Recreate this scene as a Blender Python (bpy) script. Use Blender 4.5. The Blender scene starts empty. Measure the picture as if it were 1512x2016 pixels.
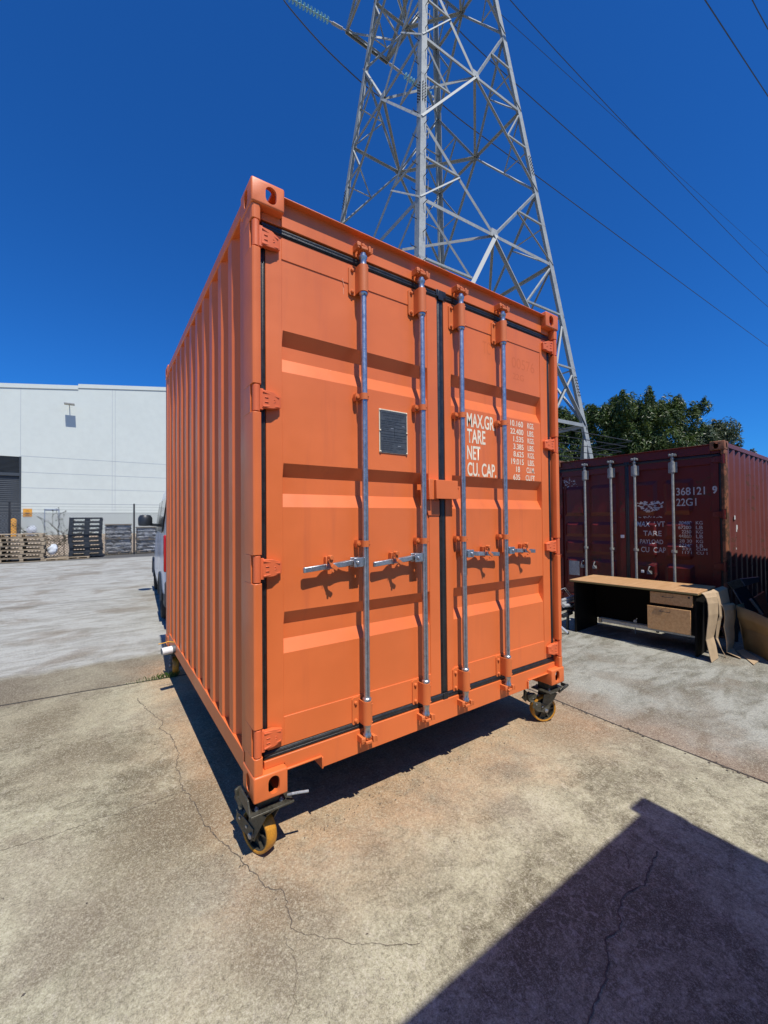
import bpy, bmesh, math, random
from mathutils import Vector, Matrix, Quaternion
random.seed(7)
SC = bpy.context.scene
COL = SC.collection
G = -0.31                      # level of the yard; z = 0 is the underside of the orange container

# ------------------------------------------------------------------ camera, sky, sun, exposure
cam = bpy.data.cameras.new('camera')
cam_o = bpy.data.objects.new('camera', cam)
COL.objects.link(cam_o)
SC.camera = cam_o
cam.sensor_fit = 'VERTICAL'
cam.sensor_height = 24.0
cam.lens = 24.0 * 814.565 / 2016.0
cam.clip_start = 0.02
cam.clip_end = 2000.0
YAW, PITCH, ROLL = 0.604083, 0.0174873, -0.00977746
_f = Vector((math.sin(YAW) * math.cos(PITCH), math.cos(YAW) * math.cos(PITCH), math.sin(PITCH)))
_r = Vector((math.cos(YAW), -math.sin(YAW), 0))
_u = _r.cross(_f)
_r2 = _r * math.cos(ROLL) + _u * math.sin(ROLL)
_u2 = -_r * math.sin(ROLL) + _u * math.cos(ROLL)
cam_o.matrix_world = Matrix((
    (_r2.x, _u2.x, -_f.x, -0.579946), (_r2.y, _u2.y, -_f.y, -1.897418),
    (_r2.z, _u2.z, -_f.z, 1.28933), (0, 0, 0, 1)))

SUN_DIR = Vector((0.075, 1.0, -1.85)).normalized()      # the way the light travels
SUN_EL = math.asin(-SUN_DIR.z)
SUN_AZ = math.atan2(-SUN_DIR.x, -SUN_DIR.y)
w = bpy.data.worlds.new('World')
SC.world = w
w.use_nodes = True
wn = w.node_tree.nodes
sky = wn.new('ShaderNodeTexSky')
sky.sky_type = 'NISHITA'
sky.sun_disc = False
sky.sun_elevation = SUN_EL
sky.sun_rotation = SUN_AZ
sky.altitude = 0.0
sky.air_density = 1.0
sky.dust_density = 0.3
sky.ozone_density = 4.0
bg = wn['Background']
bg.inputs['Strength'].default_value = 0.067
_tint = wn.new('ShaderNodeMix'); _tint.data_type = 'RGBA'; _tint.blend_type = 'MULTIPLY'
_tint.inputs[0].default_value = 1.0
_tint.inputs[7].default_value = (.22, .98, 2.02, 1)      # the clear, deep blue of that day
w.node_tree.links.new(sky.outputs[0], _tint.inputs[6])
w.node_tree.links.new(_tint.outputs[2], bg.inputs[0])
sun = bpy.data.lights.new('sun', 'SUN')
sun.energy = 5.0
sun.angle = math.radians(0.5)
sun.color = (1.0, 0.95, 0.87)
sun_o = bpy.data.objects.new('sun', sun)
COL.objects.link(sun_o)
sun_o.location = (-3, -20, 40)
sun_o.rotation_euler = SUN_DIR.to_track_quat('-Z', 'Y').to_euler()
SC.view_settings.view_transform = 'Standard'
SC.view_settings.look = 'None'
SC.view_settings.exposure = 0.0
SC.view_settings.gamma = 1.0
SC.cycles.max_bounces = 8
SC.cycles.diffuse_bounces = 2

# ------------------------------------------------------------------ materials
class NT:
    def __init__(s, name):
        s.m = bpy.data.materials.new(name)
        s.m.use_nodes = True
        s.t = s.m.node_tree
        s.p = s.t.nodes['Principled BSDF']
    def n(s, typ, **kw):
        nd = s.t.nodes.new(typ)
        for k, v in kw.items():
            setattr(nd, k, v)
        return nd
    def l(s, a, b):
        s.t.links.new(a, b)
    def val(s, x):
        return x
    def setin(s, sock, x):
        if hasattr(x, 'is_output') or hasattr(x, 'links'):
            s.l(x, sock)
        else:
            if hasattr(sock.default_value, '__len__') and not hasattr(x, '__len__'):
                x = (x, x, x)
            if hasattr(x, '__len__') and len(x) == 3 and len(sock.default_value) == 4:
                x = tuple(x) + (1,)
            sock.default_value = x
    def pos(s, scale=(1, 1, 1), space='geo', rot=(0, 0, 0), loc=(0, 0, 0)):
        if space == 'geo':
            o = s.n('ShaderNodeNewGeometry').outputs['Position']
        else:
            o = s.n('ShaderNodeTexCoord').outputs['Object']
        mp = s.n('ShaderNodeMapping')
        mp.inputs['Scale'].default_value = scale
        mp.inputs['Rotation'].default_value = rot
        mp.inputs['Location'].default_value = loc
        s.l(o, mp.inputs['Vector'])
        return mp.outputs[0]
    def noise(s, vec, scale, detail=4, rough=.5, dist=0):
        nd = s.n('ShaderNodeTexNoise')
        s.l(vec, nd.inputs['Vector'])
        nd.inputs['Scale'].default_value = scale
        nd.inputs['Detail'].default_value = detail
        nd.inputs['Roughness'].default_value = rough
        nd.inputs['Distortion'].default_value = dist
        return nd.outputs[0]
    def ramp(s, x, a, b, ca=0.0, cb=1.0):
        nd = s.n('ShaderNodeMapRange')
        nd.interpolation_type = 'SMOOTHSTEP'
        s.setin(nd.inputs['Value'], x)
        nd.inputs['From Min'].default_value = a
        nd.inputs['From Max'].default_value = b
        nd.inputs['To Min'].default_value = ca
        nd.inputs['To Max'].default_value = cb
        return nd.outputs[0]
    def math(s, op, a, b=0.0, c=None):
        nd = s.n('ShaderNodeMath', operation=op)
        s.setin(nd.inputs[0], a)
        s.setin(nd.inputs[1], b)
        if c is not None:
            s.setin(nd.inputs[2], c)
        return nd.outputs[0]
    def mix(s, f, a, b, blend='MIX'):
        nd = s.n('ShaderNodeMix', data_type='RGBA', blend_type=blend)
        s.setin(nd.inputs[0], f)
        s.setin(nd.inputs[6], a)
        s.setin(nd.inputs[7], b)
        return nd.outputs[2]
    def sep(s, v):
        nd = s.n('ShaderNodeSeparateXYZ')
        s.l(v, nd.inputs[0])
        return nd.outputs
    def bump(s, h, strength=.2, dist=.01):
        nd = s.n('ShaderNodeBump')
        nd.inputs['Strength'].default_value = strength
        nd.inputs['Distance'].default_value = dist
        s.l(h, nd.inputs['Height'])
        s.l(nd.outputs[0], s.p.inputs['Normal'])
    def done(s, color=None, rough=None, metal=None, spec=None):
        if color is not None: s.setin(s.p.inputs['Base Color'], color)
        if rough is not None: s.setin(s.p.inputs['Roughness'], rough)
        if metal is not None: s.setin(s.p.inputs['Metallic'], metal)
        if spec is not None: s.setin(s.p.inputs['Specular IOR Level'], spec)
        return s.m

MATS = {}
def simple(name, col, rough=.6, metal=0.0, var=.15, scale=12.0, spec=.5, bump=0.0, bscale=60.0):
    """a colour with mottling and a little relief"""
    n = NT(name)
    v = n.pos()
    a = n.noise(v, scale, 5, .6)
    b = n.noise(v, scale * 6, 3, .6)
    f = n.math('MULTIPLY', n.math('ADD', a, b), .5)
    lo = tuple(c * (1 - var) for c in col)
    hi = tuple(min(1, c * (1 + var)) for c in col)
    c = n.mix(n.ramp(f, .35, .65), lo, hi)
    if bump:
        n.bump(n.noise(v, bscale, 4, .6), bump, .004)
    MATS[name] = n.done(c, n.ramp(f, .3, .7, max(.02, rough - .08), min(1, rough + .08)), metal, spec)
    return MATS[name]

def paint(name, col, chip, dirt, rough=.42, chips=.0, streak=.25, wob=.25):
    """gloss paint over steel: faint roller texture, dust streaks running down, chips"""
    n = NT(name)
    v = n.pos()
    vs = n.pos((9, 9, .7))
    st = n.noise(vs, 1.3, 5, .6)
    big = n.noise(v, 1.6, 4, .55)
    fine = n.noise(v, 90, 3, .6)
    c = n.mix(n.ramp(big, .3, .7), tuple(x * .93 for x in col), tuple(min(1, x * 1.05) for x in col))
    c = n.mix(n.math('MULTIPLY', n.ramp(st, .52, .8), streak), c, dirt)
    if chips:
        ch = n.noise(v, 14, 8, .72)
        ch2 = n.noise(v, 2.2, 3, .6)
        m = n.ramp(n.math('ADD', ch, n.math('MULTIPLY', ch2, .55)), 1.0 - chips, 1.03 - chips)
        c = n.mix(m, c, chip)
        n.setin(n.p.inputs['Roughness'], n.mix(m, (rough,) * 3, (.85,) * 3))
    else:
        n.setin(n.p.inputs['Roughness'], n.ramp(big, .3, .7, rough - .05, rough + .08))
    h = n.math('ADD', n.math('MULTIPLY', n.noise(v, 3.5, 2, .5), 1.0), n.math('MULTIPLY', fine, .035))
    n.bump(h, wob, .012)
    n.p.inputs['Coat Weight'].default_value = 0.0
    MATS[name] = n.done(c)
    return MATS[name]

ORANGE = (.77, .174, .044)
paint('orange_paint', ORANGE, (.25, .09, .05), (.60, .13, .045), rough=.42, streak=.5, wob=.45)
paint('orange_hinge_paint', (.77, .150, .045), (.25, .09, .05), (.62, .15, .05), rough=.5, wob=.5)
paint('bracket_paint', (.68, .165, .042), (.25, .09, .05), (.50, .16, .05), rough=.5, streak=.6, wob=.4)
paint('ghost_paint', (.70, .150, .038), (.25, .09, .05), (.60, .13, .045), rough=.55, streak=.2)
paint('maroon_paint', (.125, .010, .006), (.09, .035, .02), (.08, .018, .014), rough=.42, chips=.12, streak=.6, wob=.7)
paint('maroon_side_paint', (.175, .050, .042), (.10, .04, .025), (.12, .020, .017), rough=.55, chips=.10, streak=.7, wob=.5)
paint('rusty_paint', (.28, .10, .045), (.10, .045, .02), (.15, .06, .03), rough=.8, chips=.25, streak=.8, wob=.6)
paint('blue_container_paint', (.06, .16, .26), (.2, .1, .06), (.08, .12, .16), rough=.5)
paint('white_van_paint', (.74, .76, .78), (.3, .3, .3), (.55, .54, .5), rough=.16, streak=.2, wob=.05)
simple('rubber', (.018, .019, .021), .38, var=.35, scale=20, bump=.2)
simple('galvanised', (.42, .44, .47), .36, metal=.85, var=.22, scale=45, bump=.15, bscale=200)
simple('galvanised_dull', (.34, .35, .36), .55, metal=.45, var=.25, scale=40, bump=.2, bscale=160)
simple('old_bar_paint', (.33, .33, .30), .5, metal=.2, var=.25, scale=25, bump=.2)
simple('tower_steel', (.30, .315, .30), .6, metal=.1, var=.14, scale=3.0)
simple('dark_steel', (.09, .085, .065), .45, metal=.5, var=.4, scale=30, bump=.3)
simple('olive_steel', (.105, .10, .075), .42, metal=.45, var=.35, scale=25, bump=.3)
simple('black_metal', (.02, .02, .022), .5, var=.3)
simple('yellow_tyre', (.50, .22, .02), .42, var=.25, scale=24, bump=.15)
simple('cream_enamel', (.80, .70, .50), .45, var=.06)
simple('lettering_cream', (.86, .76, .56), .55, var=.05)
simple('plate_grey', (.065, .072, .078), .45, metal=.0, var=.2, scale=40)
simple('plate_ink', (.02, .023, .028), .5, var=.1)
simple('white_plastic', (.78, .78, .76), .4, var=.05)
simple('grey_plastic', (.10, .11, .12), .5, var=.2)
simple('yellow_plastic', (.75, .38, .03), .45, var=.1)
simple('conductor', (.055, .065, .085), .5, metal=.3, var=.1)
simple('black_board', (.009, .008, .007), .8, var=.3, spec=.15)
simple('black_plastic', (.022, .026, .031), .42, var=.25, scale=6)
simple('van_glass', (.02, .025, .03), .06, var=.1)
simple('tyre_rubber', (.015, .015, .016), .8, var=.3)
simple('tail_red', (.42, .008, .01), .18, var=.1)
simple('bumper_grey', (.035, .036, .038), .55, var=.2)
simple('wall_white', (.58, .625, .575), .75, var=.03, scale=.35)
simple('wall_grey_joint', (.40, .44, .46), .8, var=.05)
simple('shutter_grey', (.04, .05, .06), .55, var=.1, scale=2)
simple('frame_blue', (.25, .31, .40), .5, var=.1)
simple('sign_yellow', (.72, .33, .03), .5, var=.05)
simple('fence_wire', (.13, .14, .15), .6, metal=.3, var=.1)
simple('chrome', (.72, .73, .74), .28, metal=.55, var=.06)
simple('orange_cloth', (.55, .13, .05), .8, var=.1)
simple('bag_white', (.62, .66, .70), .45, var=.1, scale=8, bump=.8, bscale=10)
simple('worn_letter', (.50, .48, .46), .6, var=.3, scale=60)
simple('dry_soil', (.36, .28, .19), .95, var=.25, scale=2.5, bump=.6, bscale=8)
simple('crack_dark', (.115, .092, .068), .95, var=.4, scale=18)
simple('joint_dark', (.045, .04, .034), .95, var=.4, scale=18)
simple('scratch_pale', (.80, .42, .26), .6, var=.1)

def wood_mat(name, a, b, scale=1.0, rough=.6, axis=(1, 14, 14), space='obj'):
    n = NT(name)
    v = n.pos(axis, space)
    g = n.noise(v, 3.0 * scale, 6, .62, .6)
    g2 = n.noise(v, 14 * scale, 3, .6)
    f = n.math('ADD', n.math('MULTIPLY', g, .75), n.math('MULTIPLY', g2, .25))
    c = n.mix(n.ramp(f, .35, .66), a, b)
    n.bump(f, .12, .003)
    MATS[name] = n.done(c, rough)
wood_mat('beech_board', (.50, .27, .115), (.62, .37, .18), 1.0, .42, (12, 1.2, 12))
wood_mat('beech_front', (.50, .26, .105), (.64, .37, .17), 1.0, .45, (12, 1.2, 12))
wood_mat('desk_edge', (.16, .13, .05), (.22, .17, .07), 1.0, .5)
wood_mat('pallet_wood', (.24, .18, .115), (.46, .37, .25), 1.0, .85, (1.5, 9, 9), 'geo')
wood_mat('bark', (.06, .05, .04), (.15, .12, .09), 1.0, .95, (6, 6, 1), 'geo')

def cardboard_mat(name, col):
    n = NT(name)
    v = n.pos(space='obj')
    a = n.noise(v, 5, 5, .6)
    wv = n.n('ShaderNodeTexWave', wave_type='BANDS', bands_direction='X')
    n.l(v, wv.inputs['Vector'])
    wv.inputs['Scale'].default_value = 45
    wv.inputs['Distortion'].default_value = .6
    c = n.mix(n.ramp(a, .3, .7), tuple(x * .84 for x in col), tuple(x * 1.1 for x in col))
    n.bump(n.math('ADD', n.math('MULTIPLY', wv.outputs[1], .25), a), .25, .004)
    MATS[name] = n.done(c, .85)
cardboard_mat('cardboard', (.46, .33, .195))
cardboard_mat('cardboard_deep', (.38, .235, .10))

def leaf_mat(name, dark, light, yellow):
    n = NT(name)
    r = n.n('ShaderNodeNewGeometry').outputs['Random Per Island']
    v = n.pos()
    cl = n.noise(v, .9, 3, .55)
    c = n.mix(r, dark, light)
    c = n.mix(n.math('MULTIPLY', n.ramp(cl, .45, .7), .6), c, yellow)
    n.p.inputs['Transmission Weight'].default_value = 0
    n.done(c, .42)
    tr = n.n('ShaderNodeBsdfTranslucent')
    n.setin(tr.inputs[0], c)
    mx = n.n('ShaderNodeMixShader')
    mx.inputs[0].default_value = .28
    out = n.t.nodes['Material Output']
    n.l(n.p.outputs[0], mx.inputs[1])
    n.l(tr.outputs[0], mx.inputs[2])
    n.l(mx.outputs[0], out.inputs[0])
    MATS[name] = n.m
leaf_mat('leaf_green', (.018, .042, .010), (.085, .135, .028), (.150, .180, .030))
leaf_mat('leaf_grey', (.030, .052, .026), (.085, .115, .055), (.12, .14, .06))
leaf_mat('grass_blade', (.05, .10, .02), (.12, .18, .04), (.15, .17, .05))
leaf_mat('weed_leaf', (.03, .035, .025), (.10, .11, .07), (.12, .10, .06))

def wrap_mat():
    n = NT('stretch_wrap')
    v = n.pos((1, 1, 2.6))
    a = n.noise(v, 3.2, 6, .68, .8)
    b = n.noise(v, 11, 4, .7, .4)
    f = n.math('ADD', n.math('MULTIPLY', a, .65), n.math('MULTIPLY', b, .35))
    c = n.mix(n.ramp(f, .44, .54), (.055, .045, .038), (.62, .64, .66))
    c = n.mix(n.ramp(b, .58, .66), c, (.22, .19, .17))
    n.bump(f, 1.0, .08)
    MATS['stretch_wrap'] = n.done(c, .3)
wrap_mat()

def glass_disc_mat():
    n = NT('insulator_glass')
    MATS['insulator_glass'] = n.done((.42, .72, .70), .12)
    n.p.inputs['Transmission Weight'].default_value = .35
    n.p.inputs['IOR'].default_value = 1.45
glass_disc_mat()

def concrete():
    n = NT('yard_concrete')
    v = n.pos()
    x, y, z = n.sep(v)
    warp = n.noise(v, .9, 4, .6)
    warp2 = n.noise(v, 3.2, 4, .6)
    sv = n.pos((1.1, 3.0, 1), rot=(0, 0, math.radians(-12)))
    streak = n.noise(sv, 1.5, 6, .62, .7)
    big = n.noise(v, .85, 7, .60, .5)
    med = n.noise(n.pos((1, 1.35, 1), rot=(0, 0, .35)), 7.5, 7, .72, .8)
    fin = n.noise(v, 85, 6, .78)
    fin2 = n.noise(v, 230, 3, .75)
    vor = n.n('ShaderNodeTexVoronoi', feature='F1')
    n.l(v, vor.inputs['Vector'])
    vor.inputs['Scale'].default_value = 120
    wx = n.math('ADD', x, n.math('MULTIPLY', n.math('SUBTRACT', warp, .5), .5))
    wy = n.math('ADD', y, n.math('MULTIPLY', n.math('SUBTRACT', warp2, .5), .45))
    wy = n.math('ADD', wy, n.math('MULTIPLY', n.math('SUBTRACT', warp, .5), .5))
    # two concretes: a tan slab close by, greyer slabs beyond the joints
    pale = (.430, .405, .272)
    deep = (.130, .114, .066)
    fib = n.noise(n.pos((1, .55, 1), rot=(0, 0, -.5)), 34, 7, .75, 1.2)
    f0 = n.math('ADD', n.math('MULTIPLY', big, .62), n.math('MULTIPLY', med, .38))
    c = n.mix(n.ramp(f0, .39, .57), deep, pale)
    c = n.mix(n.math('MULTIPLY', n.ramp(warp, .52, .70), .45), c, (.50, .455, .335))
    c = n.mix(n.math('MULTIPLY', n.ramp(fib, .52, .63), .45), c, (.50, .46, .36))
    c = n.mix(n.math('MULTIPLY', n.ramp(fib, .48, .35), .42), c, (.125, .105, .075))
    gp = (.395, .400, .370)
    gd = (.245, .245, .218)
    g0 = n.ramp(n.math('ADD', n.math('MULTIPLY', streak, .75), n.math('MULTIPLY', med, .25)), .38, .58)
    g = n.mix(g0, gd, gp)
    gr = n.mix(g0, (.125, .120, .092), (.325, .325, .28))
    far = n.ramp(wy, 3.70, 3.95)
    right = n.ramp(x, 2.69, 2.71)
    # the oxide wash that has run off beside the joint
    c = n.mix(n.math('MULTIPLY', n.math('MULTIPLY', n.ramp(x, 1.9, 2.6), n.ramp(y, -.9, .1)), .6), c, (.28, .17, .10))
    gr = n.mix(n.math('MULTIPLY', n.ramp(n.math('ADD', x, n.math('MULTIPLY', n.math('SUBTRACT', warp2, .5), .9)), 3.35, 2.75), .75), gr, (.23, .145, .09))
    c = n.mix(far, c, g)
    c = n.mix(right, c, gr)
    # brown wet-look stain beyond the left joint
    band = n.math('MULTIPLY', n.ramp(wy, 3.70, 3.95, 1, 0), n.ramp(y, 2.9, 3.0))
    band = n.math('MULTIPLY', band, n.ramp(x, 2.2, 2.7, 1, 0))
    band = n.math('MULTIPLY', band, n.ramp(big, .25, .6, 1, .7))
    c = n.mix(n.math('MULTIPLY', band, .86), c, (.125, .098, .066))
    # orange overspray round the container
    dx = n.math('MAXIMUM', n.math('SUBTRACT', -.02, x), n.math('SUBTRACT', x, 2.46))
    dy = n.math('MAXIMUM', n.math('SUBTRACT', -.02, y), n.math('SUBTRACT', y, 3.2))
    d = n.math('MAXIMUM', dx, dy)
    d = n.math('ADD', d, n.math('MULTIPLY', n.math('SUBTRACT', warp2, .5), .55))
    ov = n.math('MULTIPLY', n.ramp(d, -.08, .55, 1, 0), n.ramp(dx, .0, .25, 1, .45))
    ov = n.math('MULTIPLY', ov, n.ramp(med, .30, .60, .45, .95))
    c = n.mix(n.math('MULTIPLY', ov, .72), c, (.46, .245, .112))
    # dark oily blotches
    bl = n.noise(v, .95, 5, .65, .5)
    c = n.mix(n.math('MULTIPLY', n.ramp(bl, .50, .66), .62), c, (.140, .105, .070))
    # broad brown stains
    for sx_, sy_, rr_, am in ((-.30, .50, .46, .75), (.03, -.30, .34, .55), (-.75, 1.55, .5, .5), (.55, -.35, .3, .3), (-1.0, 2.5, .8, .55), (-.45, .05, .3, .5), (3.2, .9, .5, .5), (2.2, -.1, .35, .45)):
        ddx = n.math('MULTIPLY', n.math('SUBTRACT', wx, sx_), 1.0)
        ddy = n.math('SUBTRACT', wy, sy_)
        dd = n.math('SQRT', n.math('ADD', n.math('MULTIPLY', ddx, ddx), n.math('MULTIPLY', ddy, ddy)))
        mk = n.math('MULTIPLY', n.ramp(dd, rr_ * .25, rr_ * 1.1, 1, 0), n.ramp(med, .25, .65, .55, 1.0))
        c = n.mix(n.math('MULTIPLY', mk, am), c, (.160, .122, .070))
    # aggregate: pale and dark grains
    c = n.mix(n.math('MULTIPLY', n.ramp(fin, .50, .68), .52), c, (.66, .62, .45))
    c = n.mix(n.math('MULTIPLY', n.ramp(fin, .50, .34), .60), c, (.095, .078, .055))
    c = n.mix(n.math('MULTIPLY', n.ramp(fin2, .50, .66), .40), c, (.62, .57, .46))
    c = n.mix(n.math('MULTIPLY', n.ramp(fin2, .48, .33), .45), c, (.10, .085, .062))
    # the asphalt edge in front of the fence
    asp = n.ramp(wy, 19.5, 20.2)
    c = n.mix(asp, c, n.mix(fin, (.06, .06, .06), (.14, .14, .135)))
    h = n.math('ADD', n.math('MULTIPLY', fin, .7), n.math('MULTIPLY', fin2, .4))
    n.bump(h, .45, .004)
    MATS['yard_concrete'] = n.done(c, .92, 0, .25)
concrete()

# ------------------------------------------------------------------ mesh builder
OFF = Vector((0, 0, 0))
class MB:
    def __init__(s):
        s.v = []; s.f = []
    def add(s, vs, fs):
        b = len(s.v)
        s.v += [tuple(p) for p in vs]
        s.f += [tuple(i + b for i in f) for f in fs]
        return s
    def box(s, x0, x1, y0, y1, z0, z1):
        return s.add([(x, y, z) for x in (x0, x1) for y in (y0, y1) for z in (z0, z1)],
                     [(0, 1, 3, 2), (4, 6, 7, 5), (0, 4, 5, 1), (2, 3, 7, 6), (0, 2, 6, 4), (1, 5, 7, 3)])
    def prism(s, poly, axis, a0, a1):
        n = len(poly)
        def pt(p, a):
            return {'x': (a, p[0], p[1]), 'y': (p[0], a, p[1]), 'z': (p[0], p[1], a)}[axis]
        vs = [pt(p, a0) for p in poly] + [pt(p, a1) for p in poly]
        fs = [tuple(range(n)), tuple(range(2 * n - 1, n - 1, -1))]
        fs += [(i, (i + 1) % n, n + (i + 1) % n, n + i) for i in range(n)]
        return s.add(vs, fs)
    def frame(s, p0, p1, hint=None):
        d = (Vector(p1) - Vector(p0)).normalized()
        h = Vector(hint) if hint is not None else (Vector((0, 0, 1)) if abs(d.z) < .95 else Vector((1, 0, 0)))
        a = d.cross(h)
        if a.length < 1e-4: a = d.cross(Vector((.3, 1, .2)))
        a.normalize()
        return d, a, a.cross(d).normalized()
    def tube(s, p0, p1, r, n=12, r1=None, caps=True):
        r1 = r if r1 is None else r1
        d, a, b = s.frame(p0, p1)
        vs = []
        for p, rr in ((Vector(p0), r), (Vector(p1), r1)):
            for i in range(n):
                t = 2 * math.pi * i / n
                vs.append(p + a * math.cos(t) * rr + b * math.sin(t) * rr)
        fs = [(i, (i + 1) % n, n + (i + 1) % n, n + i) for i in range(n)]
        if caps: fs += [tuple(range(n)), tuple(range(2 * n - 1, n - 1, -1))]
        return s.add(vs, fs)
    def path(s, pts, r, n=8, radii=None):
        pts = [Vector(p) for p in pts]
        vs = []; fs = []
        ref = None
        for k, p in enumerate(pts):
            d = (pts[min(k + 1, len(pts) - 1)] - pts[max(k - 1, 0)]).normalized()
            if ref is None:
                ref = d.cross(Vector((0, 0, 1)) if abs(d.z) < .9 else Vector((1, 0, 0))).normalized()
            a = (ref - d * ref.dot(d)).normalized(); ref = a
            b = d.cross(a)
            rr = radii[k] if radii else r
            for i in range(n):
                t = 2 * math.pi * i / n
                vs.append(p + a * math.cos(t) * rr + b * math.sin(t) * rr)
        for k in range(len(pts) - 1):
            for i in range(n):
                fs.append((k * n + i, k * n + (i + 1) % n, (k + 1) * n + (i + 1) % n, (k + 1) * n + i))
        fs += [tuple(range(n)), tuple(range(len(vs) - 1, len(vs) - n - 1, -1))]
        return s.add(vs, fs)
    def bar(s, p0, p1, wd, ht, hint=None):
        d, a, b = s.frame(p0, p1, hint)
        vs = []
        for p in (Vector(p0), Vector(p1)):
            for sa, sb in ((-1, -1), (1, -1), (1, 1), (-1, 1)):
                vs.append(p + a * sa * wd / 2 + b * sb * ht / 2)
        return s.add(vs, [(0, 1, 2, 3), (7, 6, 5, 4), (0, 4, 5, 1), (1, 5, 6, 2), (2, 6, 7, 3), (3, 7, 4, 0)])
    def angle(s, p0, p1, sz, th, da, db):
        """steel angle: its heel on the line, one flange along da, the other along db"""
        d = (Vector(p1) - Vector(p0)).normalized()
        da = Vector(da); da = (da - d * da.dot(d)).normalized()
        db = Vector(db); db = (db - d * db.dot(d)).normalized()
        sec = [(0, 0), (sz, 0), (sz, th), (th, th), (th, sz), (0, sz)]
        vs = []
        for p in (Vector(p0), Vector(p1)):
            for u, v in sec: vs.append(p + da * u + db * v)
        fs = [(i, (i + 1) % 6, 6 + (i + 1) % 6, 6 + i) for i in range(6)]
        fs += [(0, 1, 2, 3), (0, 3, 4, 5), (9, 8, 7, 6), (11, 10, 9, 6)]
        return s.add(vs, fs)
    def lathe(s, prof, o, axis, n=24, closed=False):
        o = Vector(o); ax = Vector(axis).normalized()
        a = ax.cross(Vector((0, 0, 1)) if abs(ax.z) < .9 else Vector((1, 0, 0))).normalized()
        b = ax.cross(a)
        vs = []
        for r, h in prof:
            for i in range(n):
                t = 2 * math.pi * i / n
                vs.append(o + ax * h + (a * math.cos(t) + b * math.sin(t)) * r)
        m = len(prof)
        fs = []
        for k in range(m if closed else m - 1):
            k2 = (k + 1) % m
            for i in range(n):
                fs.append((k * n + i, k * n + (i + 1) % n, k2 * n + (i + 1) % n, k2 * n + i))
        if not closed:
            fs += [tuple(range(n)), tuple(range(m * n - 1, (m - 1) * n - 1, -1))]
        return s.add(vs, fs)
    def grid(s, rows):
        """rows of points joined into a sheet"""
        m = len(rows[0])
        vs = [p for r in rows for p in r]
        fs = [(i * m + j, i * m + j + 1, (i + 1) * m + j + 1, (i + 1) * m + j)
              for i in range(len(rows) - 1) for j in range(m - 1)]
        return s.add(vs, fs)
    def mirx(s, W):
        s.v = [(W - x, y, z) for x, y, z in s.v]
        s.f = [f[::-1] for f in s.f]
        return s
    def build(s, name, mat, parent=None, smooth=35, bevel=0.0, seg=2, solid=0.0, recalc=True):
        me = bpy.data.meshes.new(name)
        me.from_pydata([(x - OFF.x, y - OFF.y, z - OFF.z) for x, y, z in s.v], [], s.f)
        if recalc:
            bm = bmesh.new(); bm.from_mesh(me)
            bmesh.ops.recalc_face_normals(bm, faces=bm.faces)
            bm.to_mesh(me); bm.free()
        me.materials.append(MATS[mat])
        if smooth:
            me.shade_smooth()
            me.set_sharp_from_angle(angle=math.radians(smooth))
        o = bpy.data.objects.new(name, me)
        COL.objects.link(o)
        if parent: o.parent = parent
        if solid:
            m = o.modifiers.new('solid', 'SOLIDIFY'); m.thickness = solid; m.offset = 0
        if bevel:
            m = o.modifiers.new('bevel', 'BEVEL'); m.width = bevel; m.segments = seg
            m.limit_method = 'ANGLE'; m.angle_limit = math.radians(40)
            m.harden_normals = False
        return o

def tag(o, label, cat, group=None):
    o['label'] = label; o['category'] = cat
    if group: o['group'] = group
    return o
def thing(name, label, cat, loc=(0, 0, 0), rotz=0.0, group=None, local=False):
    """an Empty at the thing's base; local=True: its parts are given in its own coordinates"""
    global OFF
    o = bpy.data.objects.new(name, None)
    COL.objects.link(o)
    o.location = loc; o.rotation_euler = (0, 0, rotz)
    o.empty_display_size = .2
    OFF = Vector((0, 0, 0)) if local else Vector(loc)
    return tag(o, label, cat, group)
def world():
    global OFF
    OFF = Vector((0, 0, 0))
def struct(o):
    o['kind'] = 'structure'; return o
def copy_tree(o, parent=None):
    c = o.copy(); COL.objects.link(c)
    if parent: c.parent = parent
    for ch in [x for x in KIDS.get(o.name, [])]:
        copy_tree(ch, c)
    return c
KIDS = {}
def index_kids(o):
    for x in list(COL.objects):
        if x.parent == o:
            KIDS.setdefault(o.name, []).append(x); index_kids(x)

def lettering(text, x0, x1, z0, z1, y, mat, parent, name='lettering', bold=0.0, put=None, shear=0.0):
    """flat letters fitted to a rectangle on the plane y"""
    cu = bpy.data.curves.new('letters', 'FONT')
    cu.body = text; cu.size = 1; cu.extrude = .0; cu.offset = bold
    cu.shear = shear
    to = bpy.data.objects.new('letters', cu)
    COL.objects.link(to)
    dg = bpy.context.evaluated_depsgraph_get()
    me = bpy.data.meshes.new_from_object(to.evaluated_get(dg))
    bpy.data.objects.remove(to)
    xs = [v.co.x for v in me.vertices]; ys = [v.co.y for v in me.vertices]
    a, b, c, d = min(xs), max(xs), min(ys), max(ys)
    if callable(y):
        bm = bmesh.new(); bm.from_mesh(me)
        bmesh.ops.triangulate(bm, faces=bm.faces)
        bmesh.ops.subdivide_edges(bm, edges=bm.edges, cuts=4, use_grid_fill=True)
        bm.to_mesh(me); bm.free()
    for v in me.vertices:
        X = x0 + (v.co.x - a) / (b - a) * (x1 - x0); Z = z0 + (v.co.y - c) / (d - c) * (z1 - z0)
        v.co = (X - OFF.x, (y(X, Z) if callable(y) else y) - OFF.y, Z - OFF.z)
    me.materials.clear(); me.materials.append(MATS[mat])
    me.name = name
    o = bpy.data.objects.new(name, me)
    COL.objects.link(o); o.parent = parent
    return o

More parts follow.
